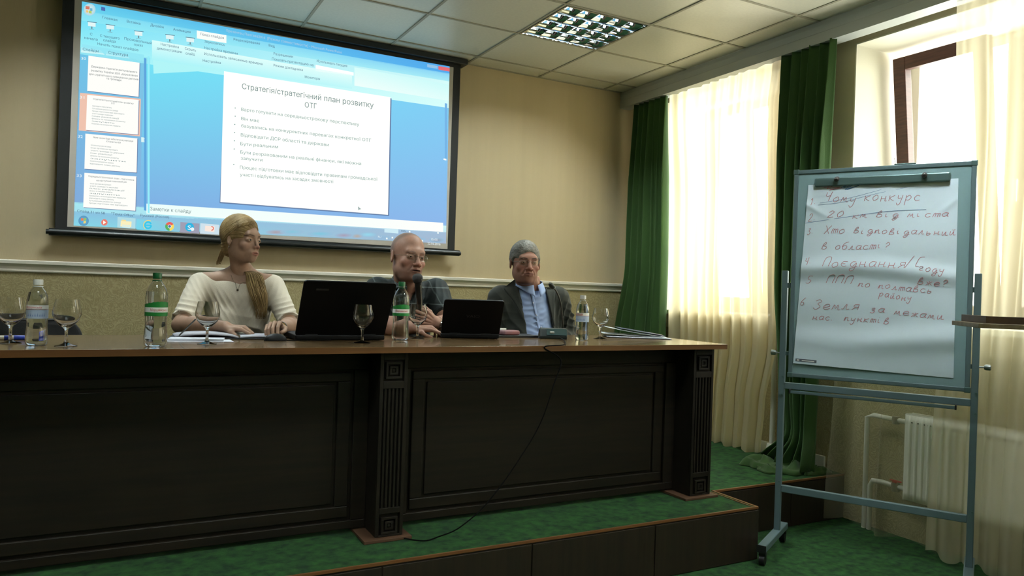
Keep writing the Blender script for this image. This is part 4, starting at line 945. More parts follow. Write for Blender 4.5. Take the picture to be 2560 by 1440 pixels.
# handwriting strokes
GLY = {
 'а': [[(.8, .9), (.4, 1), (.1, .6), (.2, .1), (.5, .0), (.8, .5), (.85, .95), (.8, .1), (1, 0)]], 'б': [[(.9, 1.8), (.3, 1.5), (.05, .7), (.3, 0), (.75, .2), (.75, .8), (.3, .9), (.1, .6)]],
 'в': [[(.1, 0), (.2, 1.2), (.5, 1.7), (.6, 1.3), (.2, .8), (.7, .7), (.8, .2), (.4, 0), (.1, .2)]], 'г': [[(.1, .8), (.4, 1), (.7, .8), (.2, .3), (.4, 0), (.8, .1)]], 'д': [[(.7, .9), (.3, .9), (.1, .4), (.4, 0), (.8, .7), (.7, -.5), (.3, -.8), (.2, -.4), (1, .1)]],
 'е': [[(.1, .4), (.8, .6), (.6, 1), (.2, .8), (.1, .3), (.4, 0), (.9, .2)]], 'є': [[(.8, .9), (.3, .9), (.1, .4), (.4, 0), (.8, .1)], [(.2, .5), (.6, .5)]], 'ж': [[(.1, .9), (.4, .5), (.1, 0)], [(.5, 1), (.5, 0)], [(.9, .9), (.6, .5), (1, 0)]],
 'з': [[(.2, .9), (.6, 1), (.6, .6), (.3, .5), (.7, .3), (.5, -.2), (.1, -.1)]], 'и': [[(.1, 1), (.15, .1), (.4, .2), (.6, 1), (.65, .1), (1, .1)]], 'і': [[(.2, .9), (.25, .1), (.5, .1)], [(.25, 1.35), (.28, 1.4)]], 'й': [[(.1, 1), (.15, .1), (.4, .2), (.6, 1), (.65, .1), (1, .1)], [(.3, 1.4), (.5, 1.3), (.7, 1.45)]],
 'к': [[(.1, 1), (.1, 0)], [(.8, 1), (.2, .5), (.8, 0)]], 'л': [[(.0, .1), (.2, .1), (.5, 1), (.6, .1), (.9, .1)]], 'м': [[(.0, .1), (.2, 1), (.4, .3), (.6, 1), (.75, .1), (1, .1)]], 'н': [[(.1, 1), (.1, 0)], [(.1, .5), (.7, .5)], [(.7, 1), (.7, .1), (.95, .1)]],
 'о': [[(.5, 1), (.1, .6), (.3, 0), (.8, .3), (.7, .9), (.45, 1)]], 'п': [[(.05, 0), (.15, 1), (.2, .1)], [(.2, .7), (.6, 1), (.7, .1), (.95, .1)]], 'р': [[(.1, 1), (.1, -.8)], [(.1, .6), (.5, 1), (.8, .6), (.5, .1), (.15, .2)]], 'с': [[(.8, .85), (.4, 1), (.1, .5), (.4, 0), (.85, .15)]],
 'т': [[(.05, 0), (.1, .9), (.3, 1), (.35, 0)], [(.35, .8), (.6, 1), (.65, 0)], [(.65, .8), (.9, 1), (.95, .1)]], 'у': [[(.1, 1), (.2, .4), (.6, .5)], [(.75, 1), (.6, -.5), (.3, -.8), (.1, -.4)]], 'х': [[(.1, 1), (.8, 0)], [(.8, 1), (.1, 0)]], 'ь': [[(.1, 1), (.15, 0), (.6, .1), (.6, .5), (.15, .5)]], 'я': [[(.8, 1), (.3, .9), (.3, .5), (.8, .5)], [(.8, 1), (.8, .0)], [(.5, .5), (.1, 0)]], 'ц': [[(.1, 1), (.15, .1), (.6, .1), (.65, 1)], [(.65, .1), (.8, -.3)]],
 'Ч': [[(.1, 1.8), (.15, 1.0), (.7, 1.1)], [(.8, 1.9), (.6, 0)]], 'Х': [[(.1, 1.8), (.8, 0)], [(.9, 1.8), (.1, 0)]], 'П': [[(.1, 0), (.2, 1.6), (.9, 1.7), (.85, 0)]], 'З': [[(.1, 1.5), (.5, 1.8), (.8, 1.4), (.4, 1), (.8, .5), (.4, -.1), (.0, .2)]],
 '1': [[(.2, 1.2), (.5, 1.5), (.45, 0)]], '2': [[(.1, 1.2), (.4, 1.6), (.7, 1.2), (.1, 0), (.8, .1)]], '3': [[(.1, 1.4), (.6, 1.5), (.3, .9), (.7, .5), (.3, -.1), (.0, .2)]], '4': [[(.2, 1.4), (.1, .7), (.7, .8)], [(.7, 1.5), (.6, -.1)]], '5': [[(.8, 1.5), (.3, 1.5), (.2, .9), (.7, .6), (.4, 0), (.0, .1)]], '6': [[(.7, 1.6), (.2, .8), (.2, .1), (.6, .1), (.6, .6), (.2, .6)]], '0': [[(.5, 1.5), (.1, .8), (.3, 0), (.8, .6), (.6, 1.5)]],
 '.': [[(.1, 0), (.15, .08)]], '?': [[(.1, 1.2), (.4, 1.6), (.7, 1.2), (.3, .6), (.3, .35)], [(.3, 0), (.32, .06)]], '/': [[(.7, 1.9), (.0, -.4)]], '[': [[(.9, 1.7), (.3, 1.5), (.1, .0), (.5, -.1)]]}
def hand(txt, u0, v0, u1, v1, h, m, name='handwriting'):
    mb = MB(); n = len(txt); rnd = random.Random(len(txt)*7+int(u0*100))
    for i, ch in enumerate(txt):
        if ch == ' ': continue
        f = (i+.1)/n; cu_ = u0+(u1-u0)*f; cv_ = v0+(v1-v0)*f+rnd.uniform(-.004, .004); cw = (u1-u0)/n*.86
        for st in GLY.get(ch, []):
            pts = []
            P2 = [Vector((x, y, 0)) for x, y in st]
            for p in (smooth_path(P2, 4) if len(P2) > 2 else P2):
                uu = cu_+cw*(p.x+.18*p.y); vv = cv_-h*p.y; pts.append(Vector(ppt(min(max(uu, 0), 1), min(max(vv, 0), 1), .0006)))
            if len(pts) > 1: mb.tube(pts, .00115, 5)
    return put(name, mb, m, pad, kind='stuff')
m_red = mat('red_marker_ink', rgb(190, 120, 138), .6); m_blue = mat('blue_marker_ink', rgb(84, 130, 190), .6)
def pu(x, y):     # photo position -> sheet coordinates
    n_ = np.array([EN.x, EN.y, 0]); p0 = np.array(fpnt(0, .013, 0)); d = _ray(x, y); P = CAMP+d*(((p0-CAMP) @ n_)/(d @ n_))
    q = P-np.array(EL); X = q @ np.array(ED); return (X-PX0)/(PX1-PX0), (PZ1-P[2])/(PZ1-PZ0)
def handpx(txt, x0, y0, x1, y1, hpx, m=None):
    a = pu(x0, y0); b = pu(x1, y1); h = hpx/ (abs(pu(x0, y0+100)[1]-a[1])*0+1)
    hv = abs(pu(x0, y0-hpx)[1]-a[1]); hand(txt, a[0], a[1], b[0], b[1], hv, m or m_red)
for a_ in (('1.', 2022, 512, 2046, 511, 11), ('Чому', 2058, 504, 2142, 510, 12), ('конкурс', 2158, 503, 2304, 500, 13), ('2.', 2020, 552, 2048, 551, 12), ('20', 2066, 545, 2112, 543, 10), ('км від', 2130, 545, 2250, 543, 9), ('міста', 2268, 541, 2375, 541, 9),
           ('3.', 2020, 585, 2042, 585, 10), ('Хто', 2060, 584, 2116, 582, 11), ('відповідальний', 2134, 583, 2392, 587, 9), ('в області?', 2056, 624, 2230, 620, 10), ('4.', 2018, 660, 2042, 660, 12), ('Поєднання', 2060, 666, 2270, 668, 13), ('/[', 2266, 664, 2312, 662, 13), ('году', 2298, 672, 2364, 684, 10),
           ('вже?', 2294, 706, 2374, 716, 10), ('5', 2022, 708, 2040, 708, 12), ('ППП', 2070, 706, 2138, 708, 11), ('по полтавсь', 2150, 714, 2336, 732, 9), ('району', 2202, 738, 2284, 752, 9), ('6', 2010, 764, 2026, 764, 12), ('Земля', 2042, 772, 2158, 774, 13), ('за межами', 2180, 776, 2362, 798, 10), ('нас. пунктів', 2042, 798, 2230, 808, 9)):
    handpx(*a_)
def stroke(P, m, r=.0012):
    pts = []
    for x, y in P:
        u, v = pu(x, y); pts.append(Vector(ppt(min(max(u, .0), 1), min(max(v, 0), 1), .0006)))
    pts = smooth_path(pts, 6); put('pen_stroke', MB().tube(pts, r, 5), m, pad)
stroke([(2058, 470), (2085, 464), (2066, 472), (2100, 468), (2072, 476), (2104, 470)], m_red)
stroke([(2102, 470), (2125, 458), (2108, 470), (2138, 460), (2112, 474), (2148, 464), (2118, 474), (2130, 470)], m_blue, .0016)
stroke([(2050, 508), (2120, 496), (2190, 478), (2265, 456)], m_blue, .0007); stroke([(2045, 513), (2110, 505), (2180, 487), (2270, 468)], m_blue, .0007)
stroke([(2012, 558), (2120, 542), (2220, 528), (2318, 523)], m_blue, .0009)
# printed mark in the corner of the sheet
u0_, v0_ = pu(2009, 899); u1_, v1_ = pu(2059, 909)
put('printed_mark', MB().grid(lambda u, v: ppt(u0_+(u1_-u0_)*u, v0_-.004+(.016)*v, .0008), 12, 3), mat('printed_grey', rgb(96, 100, 116), .6), pad, fixn=False)
put('printed_mark_lettering', MB().grid(lambda u, v: ppt(u0_+(u1_-u0_)*(.3+.6*u), v0_+.002+.005*v, .0012), 8, 2).grid(lambda u, v: ppt(u0_+(u1_-u0_)*(.06+.12*u), v0_-.000+.008*v, .0012), 3, 2), m_lw, pad, fixn=False)
# ================================================================== LECTERN
m_lec = mat('lectern_wood', rgb(74, 56, 38), .4, col2=rgb(54, 40, 28), vscale=5, vstretch=(1, 9, 1)); m_lec2 = mat('lectern_slab_wood', rgb(120, 108, 84), .35, col2=rgb(98, 84, 62), vscale=6, vstretch=(8, 1, 1))
A_ = Vector(onY(2447, 808, 1.62)); lz = A_.z
lc = thing('lectern', 'wooden lectern with an overhanging shelf at the right edge of the picture', 'lectern', (A_.x+.45, 1.30, 0))
LM = Matrix.Translation((A_.x, A_.y, 0)) @ Matrix.Rotation(R(-42), 4, 'Z')
put('shelf', MB().box(0, .60, 0, .30, lz-.018, lz, Mx=LM), m_lec2, lc, bevel=.002)
def lecb(u, v): 
    return tuple(LM @ Vector((.028+.55*u, .02, lz+.001+(.026+.035*max(0, (u-.25))**1.5)*v)))
put('book_rest_board', MB().grid(lecb, 16, 2), m_lec, lc, solid=.012)
put('side_board', MB().box(.028, .044, .02, .28, lz+.0005, lz+.027, Mx=LM), m_lec, lc, bevel=.001)
put('book_rest', MB().box(.046, .58, .03, .28, lz+.001, lz+.012, Mx=LM), m_lec, lc, bevel=.001)
put('column', MB().box(.30, .54, .06, .24, .04, lz-.0185, Mx=LM), m_lec, lc, bevel=.003)
put('foot', MB().box(.26, .58, .03, .28, .001, .04, Mx=LM), m_lec, lc, bevel=.004)
# ================================================================== PEOPLE (signed-distance bodies meshed into continuous surfaces)
import openvdb
from mathutils.bvhtree import BVHTree
V = lambda *a: np.array(a, dtype=np.float64)
def nrm(v): v = np.array(v, float); return v/np.linalg.norm(v)
class SD:
    def __init__(s, lo, hi, h):
        s.lo = np.array(lo, float); s.h = h; s.n = np.ceil((np.array(hi)-s.lo)/h).astype(int)+1
        s.d = np.full(s.n, .5, np.float32)
        s.ax = [(s.lo[i]+np.arange(s.n[i])*h).astype(np.float32) for i in range(3)]
    def sub(s, lo, hi):
        a = np.clip(np.floor((np.array(lo)-s.lo)/s.h).astype(int), 0, s.n); b = np.clip(np.ceil((np.array(hi)-s.lo)/s.h).astype(int)+1, 0, s.n)
        if (b-a).min() <= 0: return None
        sl = tuple(slice(a[i], b[i]) for i in range(3))
        return sl, (s.ax[0][sl[0]][:, None, None], s.ax[1][sl[1]][None, :, None], s.ax[2][sl[2]][None, None, :])
    def ev(s, prims, m):
        los, his = zip(*[bound(p) for p in prims])
        r = s.sub(np.min(los, 0)-m, np.max(his, 0)+m)
        if r is None: return None
        sl, P = r; d = None
        for p in prims:
            e = dist(p, P); d = e if d is None else np.minimum(d, e)
        return sl, d
    def add(s, *prims, k=.01, cut=None):
        r = s.ev(prims, k+3*s.h)
        if r is None: return s
        sl, d = r; a = s.d[sl]
        h = np.clip(.5+.5*(a-d)/k, 0, 1); s.d[sl] = a+(d-a)*h-k*h*(1-h); return s
    def cut(s, *prims, k=.006):
        r = s.ev(prims, k+3*s.h)
        if r is None: return s
        sl, d = r; a = s.d[sl]; h = np.clip(.5-.5*(a+d)/k, 0, 1)
        s.d[sl] = a+(-d-a)*h+k*h*(1-h); return s
    def mesh(s):
        g = openvdb.FloatGrid(.5); g.copyFromArray(s.d)
        pts, quads = g.convertToQuads(isovalue=0.0)
        return pts*s.h+s.lo, quads[:, ::-1]
def E_(c, r, rot=None): return ('e', V(*c), V(*r) if hasattr(r, '__len__') else V(r, r, r), rot)
def C_(a, b, ra, rb=None, ax=None, f=1, end=False, start=False): return ('c', V(*a), V(*b), ra, ra if rb is None else rb, None if ax is None else nrm(ax), f, end, start)
def H_(planes, lo, hi): return ('h', planes, V(*lo), V(*hi))       # intersection of half spaces n.p <= c
def bound(p):
    if p[0] == 'e': r = p[2] if p[3] is None else np.full(3, p[2].max()); return p[1]-r, p[1]+r
    if p[0] == 'c': r = max(p[3], p[4])*max(1, p[6]); return np.minimum(p[1], p[2])-r, np.maximum(p[1], p[2])+r
    return p[2], p[3]
def dist(p, P):
    if p[0] == 'e':
        q = [P[i]-np.float32(p[1][i]) for i in range(3)]
        if p[3] is not None:
            Rm = p[3]; q = [sum(np.float32(Rm[j][i])*q[j] for j in range(3)) for i in range(3)]
        r = p[2]; k0 = np.sqrt(sum((q[i]/np.float32(r[i]))**2 for i in range(3))); k1 = np.sqrt(sum((q[i]/np.float32(r[i]**2))**2 for i in range(3)))
        return k0*(k0-1)/np.maximum(k1, 1e-6)
    if p[0] == 'c':
        a, b, ra, rb, ax, f, end, start = p[1:]; ab = b-a; L2 = float(ab @ ab)+1e-12
        q = [P[i]-np.float32(a[i]) for i in range(3)]
        t0 = sum(q[i]*np.float32(ab[i]) for i in range(3))/np.float32(L2); t = np.clip(t0, 0, 1)
        w = [q[i]-t*np.float32(ab[i]) for i in range(3)]
        n2 = sum(x*x for x in w)
        if ax is not None:
            c = sum(w[i]*np.float32(ax[i]) for i in range(3)); n2 = n2-c*c*np.float32(1-1/f**2)
        d = np.sqrt(np.maximum(n2, 0))-(np.float32(ra)+(np.float32(rb)-np.float32(ra))*t)
        L = math.sqrt(L2)
        if end: d = np.maximum(d, (t0-1)*np.float32(L))
        if start: d = np.maximum(d, -t0*np.float32(L))
        return d
    d = None
    for n, c in p[1]:
        e = P[0]*np.float32(n[0])+P[1]*np.float32(n[1])+P[2]*np.float32(n[2])-np.float32(c); d = e if d is None else np.maximum(d, e)
    return d
def vnoise(P, sc, seed=0):      # smooth value noise on an (n,3) array
    q = np.asarray(P)*sc+seed*17.3; i = np.floor(q).astype(np.int64); f = q-i; f = f*f*(3-2*f)
    def hsh(a, b, c): return (np.abs(np.sin(a*127.1+b*311.7+c*74.7+seed)*43758.5453) % 1.0)
    r = 0
    for dx in (0, 1):
        for dy in (0, 1):
            for dz in (0, 1):
                w = (f[:, 0] if dx else 1-f[:, 0])*(f[:, 1] if dy else 1-f[:, 1])*(f[:, 2] if dz else 1-f[:, 2])
                r = r+w*hsh(i[:, 0]+dx, i[:, 1]+dy, i[:, 2]+dz)
    return r-.5
def npmesh(name, pts, faces, m, parent, cols=None, smooth=True, label=None):
    rt = root_of(parent); Mi = np.array((Matrix.Translation(rt.location) @ rt.rotation_euler.to_matrix().to_4x4()).inverted())
    p = pts @ Mi[:3, :3].T+Mi[:3, 3]
    me = bpy.data.meshes.new(name); n = len(p); fq = np.asarray(faces)
    me.vertices.add(n); me.vertices.foreach_set('co', p.astype(np.float32).ravel())
    k = fq.shape[1]; me.loops.add(fq.size); me.loops.foreach_set('vertex_index', fq.astype(np.int32).ravel())
    me.polygons.add(len(fq)); me.polygons.foreach_set('loop_start', np.arange(0, fq.size, k, dtype=np.int32)); me.polygons.foreach_set('use_smooth', np.ones(len(fq), bool))
    me.update(calc_edges=True); me.validate()
    bm = bmesh.new(); bm.from_mesh(me); bmesh.ops.recalc_face_normals(bm, faces=bm.faces); bm.to_mesh(me); bm.free()
    if cols is not None:
        c4 = np.ones((n, 4), np.float32); c4[:, :3] = cols
        a = me.color_attributes.new('Col', 'FLOAT_COLOR', 'POINT'); a.data.foreach_set('color', c4.ravel())
    me.materials.append(m); me.polygons.foreach_set('use_smooth', np.ones(len(me.polygons), bool))
    o = bpy.data.objects.new(name, me); COL.objects.link(o); o.parent = parent
    if label: o['label'] = label
    return o
def vnormals(pts, q):
    n = np.zeros_like(pts); a = pts[q[:, 2]]-pts[q[:, 0]]; b = pts[q[:, 3]]-pts[q[:, 1]]; c = np.cross(a, b)
    for i in range(4): np.add.at(n, q[:, i], c)
    return n/np.maximum(np.linalg.norm(n, axis=1, keepdims=True), 1e-12)
def bvh(pts, q): return BVHTree.FromPolygons([tuple(p) for p in pts], [tuple(int(i) for i in f) for f in q])
def hit(tree, x, y, back=0.0):     # where the sight line through a photo position meets a surface
    d = nrm(_ray(x, y)); r = tree.ray_cast(Vector(CAMP), Vector(d))
    if r[0] is None: return None
    return np.array(r[0])-d*back
def rotm(yaw, pitch=0, roll=0):   # head frame -> world: pitch>0 looks down, roll>0 tilts towards +x
    return np.array(Matrix.Rotation(yaw, 3, 'Z') @ Matrix.Rotation(pitch, 3, 'X') @ Matrix.Rotation(roll, 3, 'Y'))
def L3(r, g, b): return np.array([lin(r), lin(g), lin(b)])
m_skin = mat('skin', rough=.5, attr='Col', var=.05, vscale=90, spec=.35)
m_eye = mat('eye_white', rgb(206, 198, 190), .2, spec=.6)
def smask(d, w): return np.clip(.5-d/w, 0, 1)
def head(g, kind):
    """head-local SDF: x image-right, -y forward, z up, eyes at z=0"""
    fem = kind == 'woman'; fat = {'woman': 0, 'bald': .45, 'jacket': .6}[kind]
    jn = .034 if fem else .045; fw = {'woman': .91, 'bald': 1.04, 'jacket': 1.05}[kind]
    g.add(E_((0, .018, .034), (.076*fw, .097, .086)), k=.01)
    g.add(E_((0, -.012, -.03), ((.060 if fem else .064)*fw, .076, .078)), k=.02)
    g.add(E_((0, -.035, -.075-.003*fat), (((.038 if fem else .044)+.014*fat)*fw, .048, .036 if fem else .038)), k=.025)
    g.add(E_((0, -.073, -.098 if not fem else -.094), (.017 if fem else .021, .015, .015)), k=.02)
    for s in (-1, 1):
        g.add(E_((s*(jn+.006*fat), -.005, -.066), (.017+.007*fat, .033, .025+.010*fat)), k=.022)      # jaw angle
        g.add(E_((s*.041*fw, -.057, -.030), (.018 if fem else .022, .018, .018)), k=.018)     # cheek
    g.add(E_((0, -.072, .026), (.048*fw, .020, .022 if fem else .018)), k=.02)       # brow
    if not fem: g.add(C_((-.036, -.083, .017), (.036, -.083, .017), .0075), k=.012)
    nb = .0055 if fem else .0075; nt_ = .0085 if fem else .0125; nl = -.108 if fem else -.112; nz = -.034 if fem else -.036
    g.add(C_((0, -.086, .010), (0, nl+.004, nz+.004), nb, nt_), k=.009)
    g.add(E_((0, nl, nz), (nt_*.95, nt_, nt_*.85)), k=.006)
    for s in (-1, 1): g.add(E_((s*(.011 if fem else .0155), nl+.014, nz-.002), (.0065 if fem else .009, .011, .0075)), k=.006)
    g.add(E_((0, -.073, -.062), (.031 if fem else .036, .024, .026)), k=.018)
    for s in (-1, 1): g.cut(E_((s*.0315, -.098, .001), (.018, .016, .011)), k=.014)
    for s in (-1, 1):
        g.add(E_((s*.0315, -.0735, .000), (.0150, .0137, .0120)), k=.007)
        g.cut(E_((s*.0315, -.0925, -.0015), (.0120, .0140, .0036 if fem else .0029)), k=.0015)
    wl = .021 if fem else .025
    g.add(C_((-wl, -.0875, -.064), (0, -.0985, -.0615), .0035, .0052), C_((wl, -.0875, -.064), (0, -.0985, -.0615), .0035, .0052), k=.006)
    g.add(C_((-wl*.8, -.087, -.070), (0, -.0955, -.0715), .0042, .0068), C_((wl*.8, -.087, -.070), (0, -.0955, -.0715), .0042, .0068), k=.006)
    mo = .0032 if kind == 'bald' else .0011
    g.cut(E_((0, -.099, -.0662), (wl, .014, mo)), k=.002)
    if fat:
        for s in (-1, 1): g.cut(C_((s*.021, -.092, -.04), (s*.036, -.083, -.07), .0028), k=.009)
        g.add(E_((0, -.03, -.104), (.042+.012*fat, .04, .02)), k=.022)
    for s in (-1, 1):
        Rr = np.array(Matrix.Rotation(s*R(18), 3, 'Z') @ Matrix.Rotation(R(-12), 3, 'X'))
        es = .82 if fem else 1
        g.add(E_((s*.0785*fw, .014, -.008), (.0075, .0175*es, .031*es), Rr), k=.005)
        g.cut(E_((s*.087*fw, .010, -.004), (.006, .0105*es, .020*es), Rr), k=.004)
        g.add(E_((s*.078*fw, .004, -.012), (.006, .006, .008)), k=.004)
def paint_head(p, kind):
    sk = {'woman': L3(222, 180, 154), 'bald': L3(214, 164, 142), 'jacket': L3(214, 158, 136)}[kind]
    c = np.tile(sk, (len(p), 1)); x, y, z = np.abs(p[:, 0]), p[:, 1], p[:, 2]
    def mix(m, col): nonlocal c; c = c*(1-m[:, None])+col*m[:, None]
    front = y < -.03
    mix((.2 if kind == 'woman' else .45)*smask(np.sqrt(((x-.042)/.024)**2+((z+.032)/.02)**2)-1, .9)*front, L3(206, 128, 108))
    mix(.5*smask(np.sqrt((x/.016)**2+((z+.035)/.012)**2)-1, .8)*(y < -.09), L3(206, 124, 104))
    lw_ = .023 if kind == 'woman' else .027
    mix((.62 if kind == 'woman' else .6)*smask(np.sqrt((x/lw_)**2+((z+.0668)/.0105)**2)-1, .3)*(y < -.078), L3(178, 88, 84) if kind == 'woman' else L3(164, 92, 84))
    if kind == 'bald': mix(.95*smask(np.sqrt((x/.023)**2+((z+.0662)/.0028)**2)-1, .6)*(y < -.07)*(y > -.096), L3(60, 26, 24))
    bz = .020+.006*np.clip((x-.012)/.03, 0, 1)-.010*np.clip((x-.036)/.014, 0, 1)
    bm_ = smask(np.abs(z-bz)-(.0028 if kind == 'woman' else .0036), .0035)*smask(np.abs(x-.031)-.0185, .006)*front
    mix(.85*bm_*(1 if kind != 'bald' else .6), {'woman': L3(84, 60, 42), 'bald': L3(96, 80, 70), 'jacket': L3(84, 74, 66)}[kind])
    # lash line round the eye opening
    e = np.sqrt(((x-.0315)/.0125)**2+((z+.0008)/.0056)**2)-1
    mix((.8 if kind == 'woman' else .5)*smask(np.abs(e), .5)*(y < -.076)*(z > -.004), L3(50, 34, 28))
    if kind != 'woman':
        mix(.35*smask(np.sqrt(((x-.0315)/.017)**2+((z+.012)/.006)**2)-1, .8)*front, L3(150, 98, 84))
        mix(.28*np.clip((-.045-z)/.02, 0, 1)*(y < .02)*(z > -.125), L3(128, 104, 96))
    if kind == 'bald':
        sc = np.clip((z-.0)/.03, 0, 1)*np.clip((y+.005+np.maximum(0, z-.06)*.9)/.03, 0, 1)
        mix(.62*sc, L3(104, 96, 88))
    return c
def bodypaint(p, sk): return np.tile(sk, (len(p), 1))
# ---------------------------------------------------------------- hands
FING = [((.086, .0290, .0), (.043, .026, .021), .0088), ((.090, .0095, .002), (.047, .029, .022), .0090), ((.086, -.0105, .001), (.043, .027, .021), .0086), ((.077, -.0285, -.003), (.033, .020, .018), .0076)]
def hand_prims(w, xd, nd, side, curl, thumb, sc=1.0, spread=1.0):
    """w wrist, xd direction wrist->knuckles, nd normal out of the back of the hand, side +1: y axis = nd x xd points to the thumb"""
    xd = nrm(xd); nd = nrm(np.array(nd)-xd*(np.array(nd) @ xd)); yd = np.cross(nd, xd)*side
    T = lambda p: np.array(w)+(xd*p[0]+yd*p[1]+nd*p[2])*sc
    palm = []; chains = []; nails = []
    for i, (b, ls, r) in enumerate(FING):
        palm.append(C_(T((.012, b[1]*.45, -.002)), T((b[0]-.004, b[1], b[2]-.002)), .0125*sc, .0112*sc))
        pos = np.array(b, float); a = 0; ch = []; sp = b[1]*1.6*spread; rr = r
        for j, l in enumerate(ls):
            a += R(curl[i][j]); d = np.array([math.cos(a)*math.cos(sp), math.cos(a)*math.sin(sp), -math.sin(a)]); q = pos+d*l
            ch.append(C_(T(pos), T(q), rr*sc, rr*.9*sc)); 
            if j == 2:
                nn = np.array([math.sin(a)*math.cos(sp), math.sin(a)*math.sin(sp), math.cos(a)]); nails.append((T(q-d*.004+nn*rr*.75), xd*d[0]+yd*d[1]+nd*d[2], xd*nn[0]+yd*nn[1]+nd*nn[2], .0052*sc))
            pos = q; rr *= .93
        chains.append(ch)
    palm.append(C_(T((.02, .012, -.010)), T((.06, .022, -.008)), .013*sc, .010*sc)); palm.append(C_(T((.02, -.014, -.008)), T((.062, -.020, -.006)), .012*sc, .010*sc))
    th = [C_(T((.018, .018, -.008)), T(thumb[0]), .0135*sc, .0115*sc), C_(T(thumb[0]), T(thumb[1]), .011*sc, .0095*sc), C_(T(thumb[1]), T(thumb[2]), .0098*sc, .0082*sc)]
    return palm, chains, th, nails
def arm_mesh(elbow, wrist, hp, r0=.043, r1=.027, h=.0021, wide=None, upper=None):
    palm, chains, th, nails = hp
    allp = palm+th+[c for ch in chains for c in ch]
    los, his = zip(*[bound(p) for p in allp+[C_(elbow, wrist, r0, r1)]+([C_(upper, elbow, r0, r0)] if upper is not None else [])])
    g = SD(np.min(los, 0)-.01, np.max(his, 0)+.01, h)
    mid = np.array(elbow)*.7+np.array(wrist)*.3
    g.add(C_(elbow, mid, r0*.92, r0), k=.01).add(C_(mid, wrist, r0, r1, wide, 1.18 if wide is not None else 1), k=.02)
    if upper is not None: g.add(C_(upper, elbow, r0*1.05, r0*.92), k=.02)
    g.add(*palm, k=.012)
    g.add(*th[:1], k=.012)
    for i, p in enumerate(palm[:1]): pass
    for ch in chains: g.add(*ch, k=.0035)
    g.add(*th[1:], k=.005)
    return g.mesh()
def nails_mesh(nails, parent, m):
    mb = MB()
    for c, d, n, r in nails:
        s = np.cross(n, d); vs = []
        for k in range(10):
            a = 2*math.pi*k/10; vs.append(c+d*math.cos(a)*r*1.25+s*math.sin(a)*r+n*(.0012-.0006*abs(math.sin(a))))
        vs.append(c+n*.0020); o = len(mb.v); mb.v += [tuple(v) for v in vs]; mb.f += [(o+k, o+(k+1) % 10, o+10) for k in range(10)]
    put('fingernails', mb, m, parent, smooth='all', kind='stuff')
m_nail = mat('fingernail', rgb(214, 160, 146), .3)
def merge(parts):
    P = []; Q = []; o = 0; cs = []
    for p, q, c in parts: P.append(p); Q.append(q+o); cs.append(c); o += len(p)
    return np.vstack(P), np.vstack(Q), np.vstack(cs)
def eyes(parent, HM, HC, sc, gaze, iris):
    for s in (-1, 1):
        c = HC+HM @ (np.array([s*.0315, -.0742, -.0005])*sc)
        e = put('eyeball', MB().sph(tuple(c), .0114*sc, 20, 14), m_eye, parent, smooth='all')
        gd_ = nrm(HM @ np.array(gaze)); up = nrm(np.cross(gd_, [0, 0, 1])); vv = np.cross(up, gd_)
        for nm, r_, off, mm in (('iris', .0058, .0115, iris), ('pupil', .0026, .0120, mat('pupil_black', (.005, .005, .005, 1), .1))):
            mb = MB(); ctr = c+gd_*off*sc; vs = [tuple(ctr+gd_*.0009*sc)]
            for k in range(16): a = 2*math.pi*k/16; vs.append(tuple(ctr+(up*math.cos(a)+vv*math.sin(a))*r_*sc-gd_*(.0013 if r_ > .004 else .0002)*sc))
            mb.add(vs, [(0, 1+k, 1+(k+1) % 16) for k in range(16)]); put(nm, mb, mm, e, smooth='all')
m_iris = mat('iris_grey', rgb(52, 56, 54), .15); m_irisb = mat('iris_brown', rgb(64, 46, 34), .15)
def headmesh(kind, HC, HM, sc, neck, nr, extra=None, h=.0021):
    """neck: world position of the neck base"""
    nl = (HM.T @ (np.array(neck)-HC))/sc
    g = SD((-.11, -.135, min(-.15, nl[2]-.06)), (.11, .135, .135), h)
    g.lo[1] = -.135
    head(g, kind)
    g.add(C_((0, .022, -.055), nl, nr[0], nr[1]), k=.022)
    if extra: extra(g, nl)
    p, q = g.mesh(); c = paint_head(p, kind)
    return (p @ HM.T)*sc+HC, q, c
def cloth_disp(p, q, amp, sc, seed, ridge=True):
    n = vnormals(p, q); f = vnoise(p, sc, seed)
    if ridge: f = (.5-np.abs(f)*2)*.6+.4*vnoise(p, sc*2.3, seed+3)
    return p+n*(f*amp)[:, None]
def folds(p, q, centre, axis, n_, amp, rad, seed=0, sharp=1.0):
    """radiating / parallel creases around a point: ridges perpendicular to axis"""
    nn = vnormals(p, q); d = p-np.array(centre); w = np.exp(-(d**2).sum(1)/rad**2)
    ph = d @ (nrm(axis))*n_*2*math.pi+3*vnoise(p, 9, seed)
    return p+nn*(w*amp*(np.abs(np.sin(ph))**sharp-.5))[:, None]
